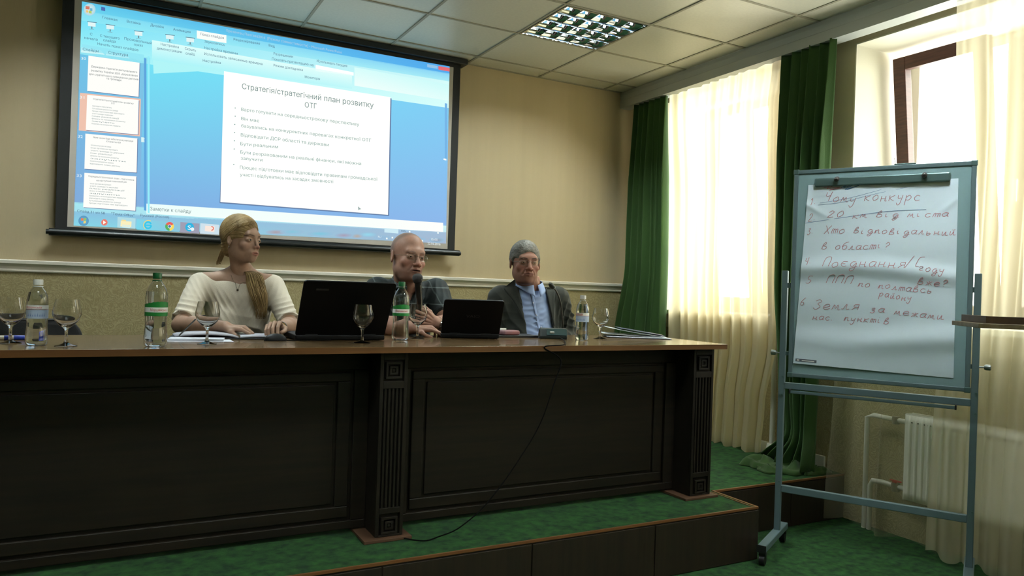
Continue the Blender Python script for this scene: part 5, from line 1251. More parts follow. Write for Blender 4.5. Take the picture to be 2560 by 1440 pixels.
def legs(parent, hip, m, mshoe, spread=.1, out=.42):
    hp = np.array(hip); parts = []
    g = SD(hp+V(-.32, -.62, -.62+.02), hp+V(.32, .22, .16), .009)
    for s in (-1, 1):
        kn = hp+V(s*(spread+.04), -out, .035); an = V(kn[0], kn[1]-.02, PZ+.12)
        g.add(C_(hp+V(s*.09, 0, .0), kn, .085, .062), k=.03).add(C_(kn, an, .06, .043), k=.02)
    g.add(C_(hp+V(-.09, .02, .02), hp+V(.09, .02, .02), .105), k=.04)
    p, q = g.mesh(); npmesh('trousers', p, q, m, parent)
    for s in (-1, 1):
        kn = hp+V(s*(spread+.04), -out, .035); a = V(kn[0], kn[1]-.0, PZ+.045); b = V(kn[0]+s*.01, kn[1]-.17, PZ+.035)
        g = SD(np.minimum(a, b)-.08, np.maximum(a, b)+.12, .006)
        g.add(C_(a, b, .043, .036), k=.02).add(C_(a+V(0, .0, .02), V(kn[0], kn[1]-.02, PZ+.12), .042, .04), k=.02).cut(H_([((0, 0, 1), PZ+.003)], a-1, a+1), k=.003)
        p, q = g.mesh(); npmesh('shoe', p, q, mshoe, parent)
m_hairw = mat('blonde_hair', rgb(160, 136, 94), .55, col2=rgb(120, 98, 64), vscale=30, vstretch=(1, 1, .3), detail=3, bump=.2, bscale=300, bstretch=(1, 1, .1), spec=.3)
m_trous = mat('dark_trousers', rgb(26, 28, 34), .8); m_shoe = mat('black_shoe', rgb(14, 14, 14), .35)
# ================================================================ PERSON 1: blonde woman
def woman():
    HC = np.array(onY(605, 601, 3.675)); HM = rotm(R(38), R(0), R(3)); sc = .93
    t = thing('person', 'person with blonde side ponytail and cream sweater, sitting with hands folded on the planner', 'person', (HC[0]-.02, 3.82, PZ))
    N = V(*onY(603, 690, 3.735)); Rs = V(*onY(500, 712, 3.74)); Ls = V(*onY(683, 716, 3.725))
    Re = V(*onY(452, 822, 3.545)); Le = V(*onY(727, 826, 3.53)); Re[2] = max(Re[2], TZ+.035); Le[2] = max(Le[2], TZ+.035)
    Rw = V(.425, 3.335, TZ+.040); Lw = V(.632, 3.262, TZ+.040)
    hip = V(N[0]-.01, 3.85, PZ+.46+.10); sk = L3(222, 180, 154)
    def chest(g, nl): pass
    hp_, hq, hc = headmesh('woman', HC, HM, sc, N, (.043, .047))
    g = SD(N-V(.24, .16, .14), N+V(.24, .14, .08), .0035)
    g.add(C_(N+V(0, -.0, .04), N+V(0, .01, -.05), .042, .056), k=.02).add(C_(Rs+V(.02, 0, .02), Ls+V(-.02, 0, .02), .040), k=.03).add(E_(N+V(0, .012, -.09), (.14, .062, .08)), k=.03).add(C_(N+V(-.03, .012, .02), Rs+V(.05, .01, .012), .030), C_(N+V(.03, .012, .02), Ls+V(-.05, .01, .012), .030), k=.03)
    for s in (-1, 1): g.add(C_(N+V(s*.012, -.046, -.042), N+V(s*.12, -.018, -.012), .0065), k=.012)
    bp, bq = g.mesh()
    curlR = [(24, 42, 24), (30, 44, 26), (36, 44, 26), (42, 42, 26)]; curlL = [(48, 36, 18), (50, 38, 18), (52, 38, 20), (54, 38, 20)]
    hR = hand_prims(Rw, (.80, -.52, -.02), (.12, -.25, .95), -1, curlR, ((.045, .040, -.014), (.068, .046, -.026), (.090, .040, -.034)), .93)
    hL = hand_prims(Lw, (-.50, -.80, .28), (-.15, .10, .95), 1, curlL, ((.042, .040, -.018), (.064, .044, -.036), (.084, .036, -.046)), .93)
    # thumb side check: the right thumb lies on the body side, the left thumb towards the other hand
    aR, qR = arm_mesh(Re, Rw, hR, .037, .0245, upper=Re+(Rs-Re)*.35); aL, qL = arm_mesh(Le, Lw, hL, .037, .0245, upper=Le+(Ls-Le)*.35)
    P, Q, Cc = merge([(hp_, hq, hc), (bp, bq, bodypaint(bp, sk)), (aR, qR, bodypaint(aR, sk*.97)), (aL, qL, bodypaint(aL, sk*.97))])
    npmesh('body', P, Q, m_skin, t, Cc)
    eyes(t, HM, HC, sc, (-.06, -1, .08), m_iris); nails_mesh(hR[3]+hL[3], t, m_nail)
    # sweater
    g = SD(V(Rs[0]-.20, 3.35, PZ+.44), V(Ls[0]+.20, 4.02, N[2]+.04), .0042)
    ch = V(N[0]-.005, 3.765, N[2]-.17); wa = V(N[0], 3.80, N[2]-.36)
    g.add(C_(hip+V(0, 0, -.04), wa, .118, .098, (1, 0, 0), 1.38), k=.03).add(C_(wa, ch, .098, .104, (1, 0, 0), 1.38), k=.05)
    g.add(C_(Rs+V(.03, .01, -.015), Ls+V(-.03, .01, -.015), .058), k=.05).add(C_(ch+V(-.05, .0, .05), ch+V(.05, 0, .05), .100), k=.05)
    for s in (-1, 1): g.add(E_(ch+V(s*.068, -.068, -.035), (.066, .062, .066)), k=.035)
    for S_, E2 in ((Rs, Re), (Ls, Le)):
        d = nrm(E2-S_); e = E2-d*.035
        g.add(C_(S_, e, .056, .049, end=True), k=.035)
        g.add(C_(e-d*.010, e+d*.001, .051, .051, end=True, start=True), k=.003)
    g.cut(E_(N+V(.0, -.03, .072), (.150, .15, .074)), k=.006)
    p, q = g.mesh(); p0 = p.copy()
    for c_, ax_, n_, am, rd, sd in ((Rs+V(.05, -.03, -.07), (1, 0, .5), 22, .010, .10, 1), (Ls+V(-.05, -.03, -.07), (1, 0, -.5), 22, .008, .09, 2), (Re+V(.0, -.01, .09), (.3, 0, 1), 20, .008, .08, 3), (Le+V(0, -.01, .09), (-.3, 0, 1), 20, .008, .08, 4), (ch+V(0, -.1, -.14), (.3, 0, 1), 12, .008, .13, 5)): p = folds(p, q, c_, ax_, n_, am, rd, sd)
    p = cloth_disp(p, q, .004, 12, 3)
    mk_ = np.clip((np.linalg.norm((p0-N)*[.62, .9, 1], axis=1)-.095)/.05, 0, 1)[:, None]; p = p0+(p-p0)*mk_
    m_sw_ = mat('cream_knit_sweater', rgb(212, 203, 186), .85, bump=.25, bscale=420, sheen=.2)
    npmesh('sweater', p, q, m_sw_, t); tree = bvh(p, q)
    # necklace and pendant, earring, ring, bracelet watch
    c1 = [hit(bvh(*_tr(P, Q)), x, y, .0015) for x, y in ()]
    pend = hit(tree, 594, 724, .004)
    if pend is not None:
        ln = [N+V(-.052, -.02, .015), N+V(-.045, -.06, -.02), None, pend+V(-.004, 0, .006), pend+V(.004, 0, .006), None, N+V(.045, -.06, -.02), N+V(.052, -.02, .015)]
        a = hit(tree, 588, 707, .003); b = hit(tree, 603, 708, .003)
        ln[2] = a if a is not None else pend+V(-.012, 0, .03); ln[5] = b if b is not None else pend+V(.014, 0, .03)
        nk_ = put('necklace', MB().tube(smooth_path([Vector(x) for x in ln], 6), .0008, 6), mat('silver', rgb(190, 186, 176), .25, metal=1), t, smooth=True)
        put('pendant', MB().sph(tuple(pend+V(0, 0, -.002)), (.0055, .003, .0045), 12, 8), mat('pendant_metal', rgb(110, 100, 86), .25, metal=1), nk_, smooth='all')
    ear = HC+HM @ (V(-.0765, .006, -.040)*sc)
    put('earring', MB().sph(tuple(ear), .0034, 10, 8).sph(tuple(ear+V(0, 0, -.005)), .0024, 10, 8), MATS.get('silver') or mat('silver', rgb(190, 186, 176), .25, metal=1), t, smooth='all')
    def ringon(name, prim, f, r, rt_, m):
        c0, c1_ = prim[1], prim[2]; ct = c0+(c1_-c0)*f; ax = nrm(c1_-c0); u_ = nrm(np.cross(ax, [0, .1, 1])); v_ = np.cross(ax, u_)
        return put(name, MB().tube([Vector(ct+(u_*math.cos(a)+v_*math.sin(a))*r) for a in np.linspace(0, 2*math.pi, 20, endpoint=False)], rt_, 8, closed=True), m, t, smooth='all')
    ringon('finger_ring', hR[1][3][0], .55, .0078, .0013, mat('gold', rgb(200, 160, 80), .25, metal=1)); 
    ringon('finger_ring', hR[1][2][0], .5, .0086, .0012, MATS['gold'])
    fa = C_(Le, Lw, .03); d = nrm(Lw-Le); ct = Lw-d*.016; u_ = nrm(np.cross(d, [0, 0, 1])); v_ = np.cross(d, u_)
    wb_ = MB(); n = 28; ring_ = []
    for k in range(n):
        a = 2*math.pi*k/n
        for off, rr in ((-.009, .0262), (.009, .0262), (.009, .0285), (-.009, .0285)): ring_.append(tuple(ct+d*off+(u_*math.cos(a)+v_*math.sin(a))*rr))
    wb_.add(ring_, [(k*4+j, k*4+(j+1) % 4, ((k+1) % n)*4+(j+1) % 4, ((k+1) % n)*4+j) for k in range(n) for j in range(4)])
    put('wristband', wb_, mat('black_rubber', rgb(16, 16, 20), .5), t, smooth=True)
    ct2 = Lw+d*.004
    put('bracelet', MB().tube([Vector(ct2+(u_*math.cos(a)*.0275+v_*math.sin(a)*.0262)) for a in np.linspace(0, 2*math.pi, 24, endpoint=False)], .0014, 6, closed=True), MATS['gold'], t, smooth='all')
    # hair: shaped cap with a side parting, combed strands, side ponytail over her left shoulder
    g = SD((-.115, -.125, -.17), (.115, .15, .145), .0028)
    g.add(E_((0, .022, .040), (.0775, .102, .0925)), k=.01).add(E_((0, .075, -.035), (.045, .04, .05)), k=.03)
    g.cut(E_((.022, -.126, -.018), (.082, .090, .108)), k=.006)
    for s in (-1, 1): g.cut(E_((s*.085, -.028, -.045), (.045, .052, .055)), k=.01)
    p, q = g.mesh()
    th_ = np.arctan2(p[:, 0]-.03, p[:, 2]-.0+.0*p[:, 1]); dd = np.sin(th_*34+p[:, 1]*60*(1-.3*p[:, 2]))*.0009+np.sin(th_*61+p[:, 1]*40)*.0006
    pr_ = np.exp(-((p[:, 0]-.030)/.0022)**2)*(p[:, 2] > .05)*(p[:, 1] < .03)
    p = p+vnormals(p, q)*(dd-.0018*pr_)[:, None]
    hair = npmesh('hair', (p @ HM.T)*sc+HC, q, m_hairw, t)
    rnd = random.Random(5); mb = MB()
    def onell(v, k=1.0): v = np.array(v, float); c = V(0, .022, .040); r = V(.0785, .1035, .0935)*k; u = v/np.linalg.norm(v); return c+u*r
    for side in (-1, 1):
        for i in range(110 if side < 0 else 60):
            f = i/(109 if side < 0 else 59)
            st = nrm(V(.36, -1.15+f*1.6, .95+.5*math.sin(f*3))); en = nrm(V(side*.18, 1.0, -.75+rnd.uniform(-.2, .2)))
            md = nrm(V(side*(1.25), -.62+f*1.1+rnd.uniform(-.06, .06), .28-.1*(1-f)+.5*f*rnd.uniform(.5, 1)))
            pts = []
            for k in range(13):
                tt = k/12; v = st*(1-tt)**2+md*2*tt*(1-tt)*1.1+en*tt**2; w = onell(v, 1.0+.006*math.sin(tt*math.pi)); pts.append(Vector(HC+HM @ (w*sc)))
            mb.tube(pts, [.0012+.0016*math.sin(math.pi*min(1, k/12+.1)) for k in range(13)], 5)
    for i in range(70):
        f = i/69; st = nrm(V(.34+.1*(1-f), -1.18, .80-.05*f)); md = nrm(V(-.75-.3*f, -.98+.15*f, .52-.42*f*.9)); en = nrm(V(-1.0, .25+.3*rnd.random(), -.02-.12*f)); pts = []
        for k in range(11):
            tt = k/10; v = st*(1-tt)**2+md*2*tt*(1-tt)*1.15+en*tt**2; pts.append(Vector(HC+HM @ (onell(v, 1.0+.008*math.sin(tt*math.pi))*sc)))
        mb.tube(pts, [.0010+.0013*math.sin(math.pi*min(1, k/10+.1)) for k in range(11)], 5)
    put('hair_strands', mb, m_hairw, hair, smooth='all', kind='stuff')
    mb = MB(); rt_ = HC+HM @ (V(.015, .085, -.055)*sc)
    ctr = [rt_, V(*onY(612, 672, 3.74)), V(*onY(632, 684, 3.67)), V(*onY(640, 712, 3.615)), V(*onY(648, 745, 3.595)), V(*onY(653, 775, 3.60)), V(*onY(650, 800, 3.61))]
    base = smooth_path([Vector(c) for c in ctr], 5)
    for i in range(260):
        a = rnd.uniform(0, 6.28); rr = math.sqrt(rnd.random()); ph_ = rnd.uniform(0, 6.28); pts = []; rs = []; L_ = 1-.32*rnd.random(); n = int(len(base)*L_)
        for k in range(n):
            f = k/(len(base)-1); wd = .010+.030*math.sin(min(1, f*1.3)*math.pi*.62)*(1-.75*(max(0, f-.6)/.4)**1.3); wv = .004*math.sin(f*9+ph_)
            a2 = a+f*1.2; pts.append(base[k]+Vector((rr*wd*math.cos(a2)+wv, rr*wd*.55*math.sin(a2)-.004, 0))); rs.append(.0018*(1-.8*max(0, k/n-.6)/.4))
        mb.tube(pts, rs, 5)
    put('ponytail', mb, m_hairw, hair, smooth='all', kind='stuff', label='long blonde ponytail over the shoulder')
    mb = MB()
    for i in range(26):
        e = V(*onY(545+rnd.uniform(-6, 8), 657+rnd.uniform(-8, 6), 3.74)); s0 = HC+HM @ (V(-.03+rnd.uniform(-.02, .02), .085, -.05)*sc); m_ = (s0+e)/2+V(-.004, .01, -.012)
        mb.tube(smooth_path([Vector(s0), Vector(m_), Vector(e)], 4), .0016, 5)
    put('hair_wisp', mb, m_hairw, hair, smooth='all', kind='stuff')
    legs(t, hip, m_trous, m_shoe)
    c = dup(ch0, (N[0], 3.87, PZ), 0, 'black chair under the blonde woman, hidden by the table')
def _tr(P, Q): return P, Q
# ---------------------------------------------------------------- eyeglasses
def eyeglasses(t, HM, HC, sc, m, rim=.0006, rimless=True):
    w = lambda p: Vector(HC+HM @ (np.array(p)*sc)); g = bpy.data.objects.new('eyeglasses', None)
    mb = MB(); ls = MB()
    for s in (-1, 1):
        c = (s*.033, -.1035, -.002); pts = []
        for k in range(24):
            a = 2*math.pi*k/24; cx_ = abs(math.cos(a))**.8*math.copysign(1, math.cos(a)); cz = abs(math.sin(a))**.8*math.copysign(1, math.sin(a))
            pts.append((c[0]+.0245*cx_, c[1]+.006*((abs(c[0]+.0245*cx_))/.057)**2*1.6, c[2]-.002+.0145*cz))
        mb.tube([w(p) for p in pts], rim, 6, closed=True)
        o = len(ls.v); ls.v += [tuple(w(p)) for p in pts]; ls.f.append(tuple(range(o, o+24)))
        mb.tube([w((s*.0575, -.096, .002)), w((s*.066, -.085, .002)), w((s*.078, -.02, .001)), w((s*.082, .012, -.004)), w((s*.080, .022, -.02))], .0012, 6)
    mb.tube([w((-.0095, -.105, .001)), w((0, -.109, .004)), w((.0095, -.105, .001))], .0010, 6)
    f = put('eyeglasses', mb, m, t, smooth='all', label='thin metal eyeglasses')
    lm = pane_mat(); put('lens', ls, lm, f)
m_wire = mat('spectacle_wire', rgb(120, 112, 100), .3, metal=1)
# ================================================================ PERSON 2: bald man speaking
def plaid_mat():
    m = mat('dark_plaid_shirt', rgb(20, 30, 30), .8, bump=.1, bscale=400); n = m.node_tree; L = n.links; b = n.nodes['Principled BSDF']
    tc = n.nodes.new('ShaderNodeTexCoord'); sp = n.nodes.new('ShaderNodeSeparateXYZ'); L.new(tc.outputs['Object'], sp.inputs[0])
    def stripe(out, per, wd, ph):
        a = n.nodes.new('ShaderNodeMath'); a.operation = 'MULTIPLY_ADD'; a.inputs[1].default_value = 1/per; a.inputs[2].default_value = ph; L.new(out, a.inputs[0])
        f = n.nodes.new('ShaderNodeMath'); f.operation = 'FRACT'; L.new(a.outputs[0], f.inputs[0])
        c = n.nodes.new('ShaderNodeMath'); c.operation = 'LESS_THAN'; c.inputs[1].default_value = wd; L.new(f.outputs[0], c.inputs[0]); return c.outputs[0]
    s = [stripe(sp.outputs[2], .085, .07, .35), stripe(sp.outputs[0], .10, .05, .2), stripe(sp.outputs[2], .085, .35, .55), stripe(sp.outputs[0], .10, .4, .6)]
    col = None; cols = [(.115, .14, .14, 1), (.10, .125, .125, 1), (.004, .008, .008, 1), (.004, .006, .006, 1)]
    base = rgb(22, 33, 34)
    for k, (x, c, fa) in enumerate(zip([s[2], s[3], s[0], s[1]], [cols[2], cols[3], cols[0], cols[1]], [.5, .5, .8, .55])):
        mx = n.nodes.new('ShaderNodeMixRGB'); mm = n.nodes.new('ShaderNodeMath'); mm.operation = 'MULTIPLY'; mm.inputs[1].default_value = fa; L.new(x, mm.inputs[0]); L.new(mm.outputs[0], mx.inputs[0])
        if col is None: mx.inputs[1].default_value = base
        else: L.new(col, mx.inputs[1])
        mx.inputs[2].default_value = c; col = mx.outputs[0]
    L.new(col, b.inputs['Base Color']); return m
def speaker():
    HC = np.array(onY(1021, 642, 3.58)); HM = rotm(R(8), R(2), R(4)); sc = 1.02
    t = thing('person', 'person with shaved grey hair, glasses and dark checked shirt, speaking into a microphone', 'person', (HC[0]-.03, 3.80, PZ))
    N = V(*onY(1017, 712, 3.66)); Rs = V(*onY(942, 724, 3.70)); Ls = V(*onY(1092, 727, 3.69)); sk = L3(214, 164, 142)
    Re = V(*onY(952, 838, 3.46)); Le = V(*onY(1117, 842, 3.44)); Re[2] = TZ+.042; Le[2] = TZ+.045
    Lw = V(*onY(1086, 806, 3.375)); Rw = V(1.262, 3.330, TZ+.040); hip = V(N[0]-.01, 3.87, PZ+.56)
    hp_, hq, hc = headmesh('bald', HC, HM, sc, N, (.060, .064))
    g = SD(N-V(.2, .16, .12), N+V(.2, .14, .06), .0038)
    g.add(C_(N+V(0, 0, .03), N+V(0, .02, -.06), .063, .066), k=.02).add(E_(N+V(0, .03, -.09), (.12, .06, .06)), k=.03)
    bp, bq = g.mesh()
    grip = [(62, 82, 48), (66, 84, 48), (70, 84, 46), (74, 82, 44)]
    hx, hn = (-.72, -.42, .30), (-.30, -.92, .10)
    hL = hand_prims(Lw, hx, hn, -1, grip, ((.040, .036, -.020), (.060, .046, -.040), (.078, .038, -.052)), .98, .4)
    curlR = [(20, 22, 14), (34, 40, 24), (42, 46, 26), (48, 46, 26)]
    hR = hand_prims(Rw, (.86, -.48, .02), (.10, -.30, .94), -1, curlR, ((.042, .042, -.012), (.066, .050, -.024), (.090, .046, -.034)), .98)
    aR, qR = arm_mesh(Re, Rw, hR, .045, .030, upper=Re+(Rs-Re)*.4); aL, qL = arm_mesh(Le, Lw, hL, .045, .030, upper=Le+(Ls-Le)*.4)
    P, Q, Cc = merge([(hp_, hq, hc), (bp, bq, bodypaint(bp, sk)), (aR, qR, bodypaint(aR, sk)), (aL, qL, bodypaint(aL, sk))])
    npmesh('body', P, Q, m_skin, t, Cc)
    eyes(t, HM, HC, sc, (-.10, -1, -.02), m_irisb); nails_mesh(hR[3]+hL[3], t, m_nail); eyeglasses(t, HM, HC, sc, m_wire)
    # shirt with collar and short sleeves
    g = SD(V(Rs[0]-.16, 3.42, PZ+.46), V(Ls[0]+.18, 4.05, N[2]+.05), .0044)
    ch = V(N[0], 3.745, N[2]-.16); wa = V(N[0], 3.80, N[2]-.36)
    g.add(C_(hip+V(0, 0, -.04), wa, .14, .135, (1, 0, 0), 1.3), k=.03).add(C_(wa, ch, .135, .125, (1, 0, 0), 1.36), k=.05)
    g.add(C_(Rs+V(.03, .01, -.02), Ls+V(-.03, .01, -.02), .066), k=.05).add(C_(N+V(0, .02, .015), N+V(0, .02, -.06), .070, .10), k=.03)
    for S_, E2 in ((Rs, Re), (Ls, Le)):
        d = nrm(E2-S_); e = E2-d*.075; g.add(C_(S_, e, .066, .062, end=True), k=.04).add(C_(e-d*.02, e+d*.001, .064, .064, end=True, start=True), k=.003)
    g.cut(E_(N+V(0, -.01, .06), (.066, .072, .062)), k=.006)
    g.cut(H_([((-.9, 0, -.45), (-.9*N[0]-.45*(N[2]-.085))), ((.9, 0, -.45), (.9*N[0]-.45*(N[2]-.085))), ((0, 1, 0), N[1]-.03)], N-V(.08, .14, .1), N+V(.08, 0, .08)), k=.004)
    p, q = g.mesh()
    for c_, ax_, n_, am, rd, sd in ((Ls+V(-.04, -.05, -.09), (1, 0, -.6), 18, .011, .11, 7), (Rs+V(.05, -.05, -.09), (1, 0, .6), 16, .010, .11, 8), (ch+V(0, -.1, -.12), (.4, 0, 1), 11, .010, .14, 9)): p = folds(p, q, c_, ax_, n_, am, rd, sd)
    p = cloth_disp(p, q, .005, 11, 6); m_pl = plaid_mat()
    npmesh('checked_shirt', p, q, m_pl, t)
    # collar band
    mb = MB(); n = 28
    def colr_(u, v):
        a = math.pi*.5+(u-.5)*math.pi*1.78; rr = .074+.012*v; z = N[2]+.034-.045*v-.012*abs(u-.5)*2
        return (N[0]+rr*math.cos(a), N[1]+.004+rr*.98*math.sin(a)+(-.010*v if abs(u-.5) > .35 else 0), z)
    put('collar', mb.grid(colr_, 40, 6), m_pl, t, smooth='all', solid=.004)
    # watch on the raised wrist
    d = nrm(Lw-Le); ct = Lw-d*.022; u_ = nrm(np.cross(d, [0, -1, .2])); v_ = np.cross(d, u_); mb = MB(); ring_ = []; n = 28
    for k in range(n):
        a = 2*math.pi*k/n
        for off, rr in ((-.008, .0312), (.008, .0312), (.008, .0338), (-.008, .0338)): ring_.append(tuple(ct+d*off+(u_*math.cos(a)+v_*math.sin(a))*rr))
    mb.add(ring_, [(k*4+j, k*4+(j+1) % 4, ((k+1) % n)*4+(j+1) % 4, ((k+1) % n)*4+j) for k in range(n) for j in range(4)])
    wt = put('wristwatch', mb, mat('watch_steel', rgb(170, 168, 160), .25, metal=1), t, smooth=True)
    o_ = nrm(np.array(CAMP)-ct); o_ = nrm(o_-d*(o_ @ d)); fc_ = ct+o_*.033
    put('watch_case', MB().tube([Vector(fc_-o_*.003), Vector(fc_+o_*.005)], .0185, 24), MATS['watch_steel'], wt, smooth=True)
    put('watch_dial', MB().tube([Vector(fc_+o_*.0045), Vector(fc_+o_*.0056)], .0155, 24), mat('watch_dial_dark', rgb(30, 26, 24), .1), wt, smooth=True)
    c0, c1_ = hR[1][2][0][1], hR[1][2][0][2]; ax = nrm(c1_-c0); ct = c0+(c1_-c0)*.5; u_ = nrm(np.cross(ax, [0, .1, 1])); v_ = np.cross(ax, u_)
    put('finger_ring', MB().tube([Vector(ct+(u_*math.cos(a)+v_*math.sin(a))*.0094) for a in np.linspace(0, 2*math.pi, 20, endpoint=False)], .0017, 8, closed=True), MATS['gold'], t, smooth='all')
    legs(t, hip, m_trous, m_shoe, .12); dup(ch0, (N[0], 3.90, PZ), 0, 'black chair under the speaking man, hidden by the table')
    # the microphone passes through the closed hand
    hxn = nrm(hx); hnn = nrm(np.array(hn)-hxn*(np.array(hn) @ hxn)); yd = np.cross(hnn, hxn)*-1
    gc = Lw+(hxn*.078+hnn*-.030)*.98
    top_ = np.array(onY(1044, 697, gc[1]-.035)); d = nrm(top_-gc)
    mt = thing('handheld_microphone', 'black hand microphone held up to the speaking man\'s mouth', 'microphone', tuple(gc-d*.06))
    put('handle', MB().tube([Vector(gc-d*.075), Vector(gc-d*.07), Vector(top_-d*.022), Vector(top_-d*.016)], [.010, .0125, .0165, .017], 20), mat('mic_black', rgb(12, 12, 13), .35), mt, smooth=True)
    put('side_strip', MB().tube([Vector(gc-d*.02+V(.0, -.0145, 0)), Vector(top_-d*.03+V(.004, -.0172, 0))], .0026, 8), mat('mic_silver', rgb(150, 146, 134), .3, metal=1), mt, smooth=True)
    put('collar_ring', MB().tube([Vector(top_-d*.018), Vector(top_-d*.012)], [.0195, .0205], 20), MATS['mic_black'], mt, smooth=True)
    put('grille', MB().tube([Vector(top_+d*k) for k in (-.014, -.008, .0, .010, .018, .023, .025)], [.0185, .0225, .0248, .0245, .0200, .012, .003], 24), mat('mic_grille', rgb(20, 20, 21), .6, bump=.8, bscale=600), mt, smooth='all')
    put('switch', MB().sph(tuple(top_-d*.006+V(.012, -.021, 0)), .0028, 10, 8), MATS['mic_silver'], mt, smooth='all')
# ================================================================ PERSON 3: grey-haired man in a dark jacket
def jacket_man():
    HC = np.array(onY(1313, 657, 3.74)); HM = rotm(R(-14), R(0), R(1)); sc = 1.0
    t = thing('person', 'person with short grey hair, glasses, dark jacket and pale blue shirt, leaning back', 'person', (HC[0]+.02, 3.90, PZ))
    N = V(*onY(1323, 716, 3.80)); Rs = V(*onY(1249, 742, 3.85)); Ls = V(*onY(1396, 744, 3.80)); sk = L3(214, 158, 136)
    Re = V(*onY(1228, 850, 3.86)); Le = V(*onY(1420, 835, 3.80)); hip = V(N[0]+.03, 3.90, PZ+.57)
    Rw = V(N[0]-.06, 3.62, PZ+.66); Lw = V(N[0]+.12, 3.60, PZ+.66)
    hp_, hq, hc = headmesh('jacket', HC, HM, sc, N, (.062, .066))
    g = SD(N-V(.2, .16, .12), N+V(.2, .14, .06), .0045); g.add(C_(N+V(0, 0, .03), N+V(0, .02, -.06), .063, .066), k=.02).add(E_(N+V(0, .04, -.09), (.12, .06, .06)), k=.03); bp, bq = g.mesh()
    cu_ = [(20, 25, 15)]*4
    hR = hand_prims(Rw, (.5, -.8, -.2), (.1, -.2, .95), -1, cu_, ((.042, .042, -.012), (.066, .050, -.024), (.090, .046, -.034)), .98)
    hL = hand_prims(Lw, (-.5, -.8, -.2), (-.1, -.2, .95), 1, cu_, ((.042, .042, -.012), (.066, .050, -.024), (.090, .046, -.034)), .98)
    aR, qR = arm_mesh(Re, Rw, hR, .04, .028, h=.003); aL, qL = arm_mesh(Le, Lw, hL, .04, .028, h=.003)
    P, Q, Cc = merge([(hp_, hq, hc), (bp, bq, bodypaint(bp, sk)), (aR, qR, bodypaint(aR, sk)), (aL, qL, bodypaint(aL, sk))])
    npmesh('body', P, Q, m_skin, t, Cc); eyes(t, HM, HC, sc, (.0, -1, -.02), m_irisb); eyeglasses(t, HM, HC, sc, m_wire)
    yaw = R(-12); fx = V(math.cos(yaw), math.sin(yaw), 0); fy = V(math.sin(yaw), -math.cos(yaw), 0)   # fy: forward
    ch = N+V(.01, .035, -.17); wa = N+V(.03, .045, -.38)
    def torso(g, inf):
        g.add(C_(hip+V(0, 0, -.02), wa, .15+inf, .145+inf, fx, 1.3), k=.03).add(C_(wa, ch, .145+inf, .128+inf, fx, 1.38), k=.05)
        g.add(E_(wa+fy*.055+V(0, 0, .03), (.15+inf, .12+inf, .16+inf)), k=.05)
        g.add(C_(Rs+V(.03, .0, -.01), Ls+V(-.03, .0, -.01), .058+inf), k=.06).add(C_(N+V(0, .02, .01), N+V(0, .02, -.06), .068+inf, .10+inf), k=.03)
    # shirt
    g = SD(V(N[0]-.24, N[1]-.22, PZ+.48), V(N[0]+.27, N[1]+.2, N[2]+.03), .0044); torso(g, -.004); g.cut(E_(N+V(0, -.02, .052), (.066, .08, .056)), k=.006)
    p, q = g.mesh()
    for i, (x, y, ax_) in enumerate(((1318, 745, (.35, 0, 1)), (1345, 760, (-.3, 0, 1)), (1335, 790, (.2, 0, 1)), (1350, 800, (-.5, 0, 1)), (1335, 815, (.3, 0, 1)))):
        c_ = V(*onY(x, y, N[1]-.12)); p = folds(p, q, c_, ax_, 16, .010, .055, 20+i, 1.5)
    p = cloth_disp(p, q, .004, 14, 9); m_sh = mat('pale_blue_shirt', rgb(150, 172, 214), .7, bump=.1, bscale=500, var=.03)
    npmesh('blue_shirt', p, q, m_sh, t); st = bvh(p, q)
    # jacket with an open front
    g = SD(V(Rs[0]-.16, N[1]-.24, PZ+.48), V(Ls[0]+.18, N[1]+.26, N[2]+.04), .0046); torso(g, .012)
    for S_, E2, W2 in ((Rs, Re, Rw), (Ls, Le, Lw)): g.add(C_(S_+V(0, 0, -.012), E2, .068, .058), k=.05).add(C_(E2, W2, .056, .040, end=True), k=.03)
    eL = [onY(1288, 690, N[1]-.1), onY(1303, 745, N[1]-.13), onY(1320, 845, N[1]-.17)]; eR = [onY(1357, 690, N[1]-.1), onY(1368, 745, N[1]-.13), onY(1388, 845, N[1]-.17)]
    for a, b, c, d in ((eL[0], eL[1], eR[0], eR[1]), (eL[1], eL[2], eR[1], eR[2])):
        nl_ = nrm(np.cross(a-CAMP, b-CAMP)); nr_ = nrm(np.cross(c-CAMP, d-CAMP))
        m_ = (a+c)/2
        if (m_-CAMP) @ nl_ > 0: nl_ = -nl_
        if (m_-CAMP) @ nr_ > 0: nr_ = -nr_
        z1, z0 = (a[2]+.1 if a is eL[0] else a[2]), (b[2]-.2 if b is eL[2] else b[2])
        g.cut(H_([(nl_, CAMP @ nl_), (nr_, CAMP @ nr_), ((0, 1, 0), N[1]+.0), ((0, 0, 1), z1+.003), ((0, 0, -1), -z0+.003)], V(N[0]-.2, N[1]-.25, z0-.02), V(N[0]+.25, N[1]+.02, z1+.02)), k=.003)
    g.cut(E_(N+V(0, -.02, .052), (.074, .10, .058)), k=.006)
    p, q = g.mesh()
    for c_, ax_, n_, am, rd, sd in ((Rs+V(.03, -.06, -.12), (1, 0, .5), 12, .010, .12, 31), (Ls+V(.0, -.06, -.13), (1, 0, -.2), 12, .011, .13, 32), (Le+V(0, -.03, .09), (.2, 0, 1), 12, .012, .10, 33), (Re+V(0, -.03, .1), (-.2, 0, 1), 12, .010, .10, 34)): p = folds(p, q, c_, ax_, n_, am, rd, sd)
    p = cloth_disp(p, q, .004, 9, 12); m_j = mat('dark_wool_jacket', rgb(34, 38, 32), .85, bump=.2, bscale=500, sheen=.15)
    jk = npmesh('jacket', p, q, m_j, t); jt = bvh(p, q)
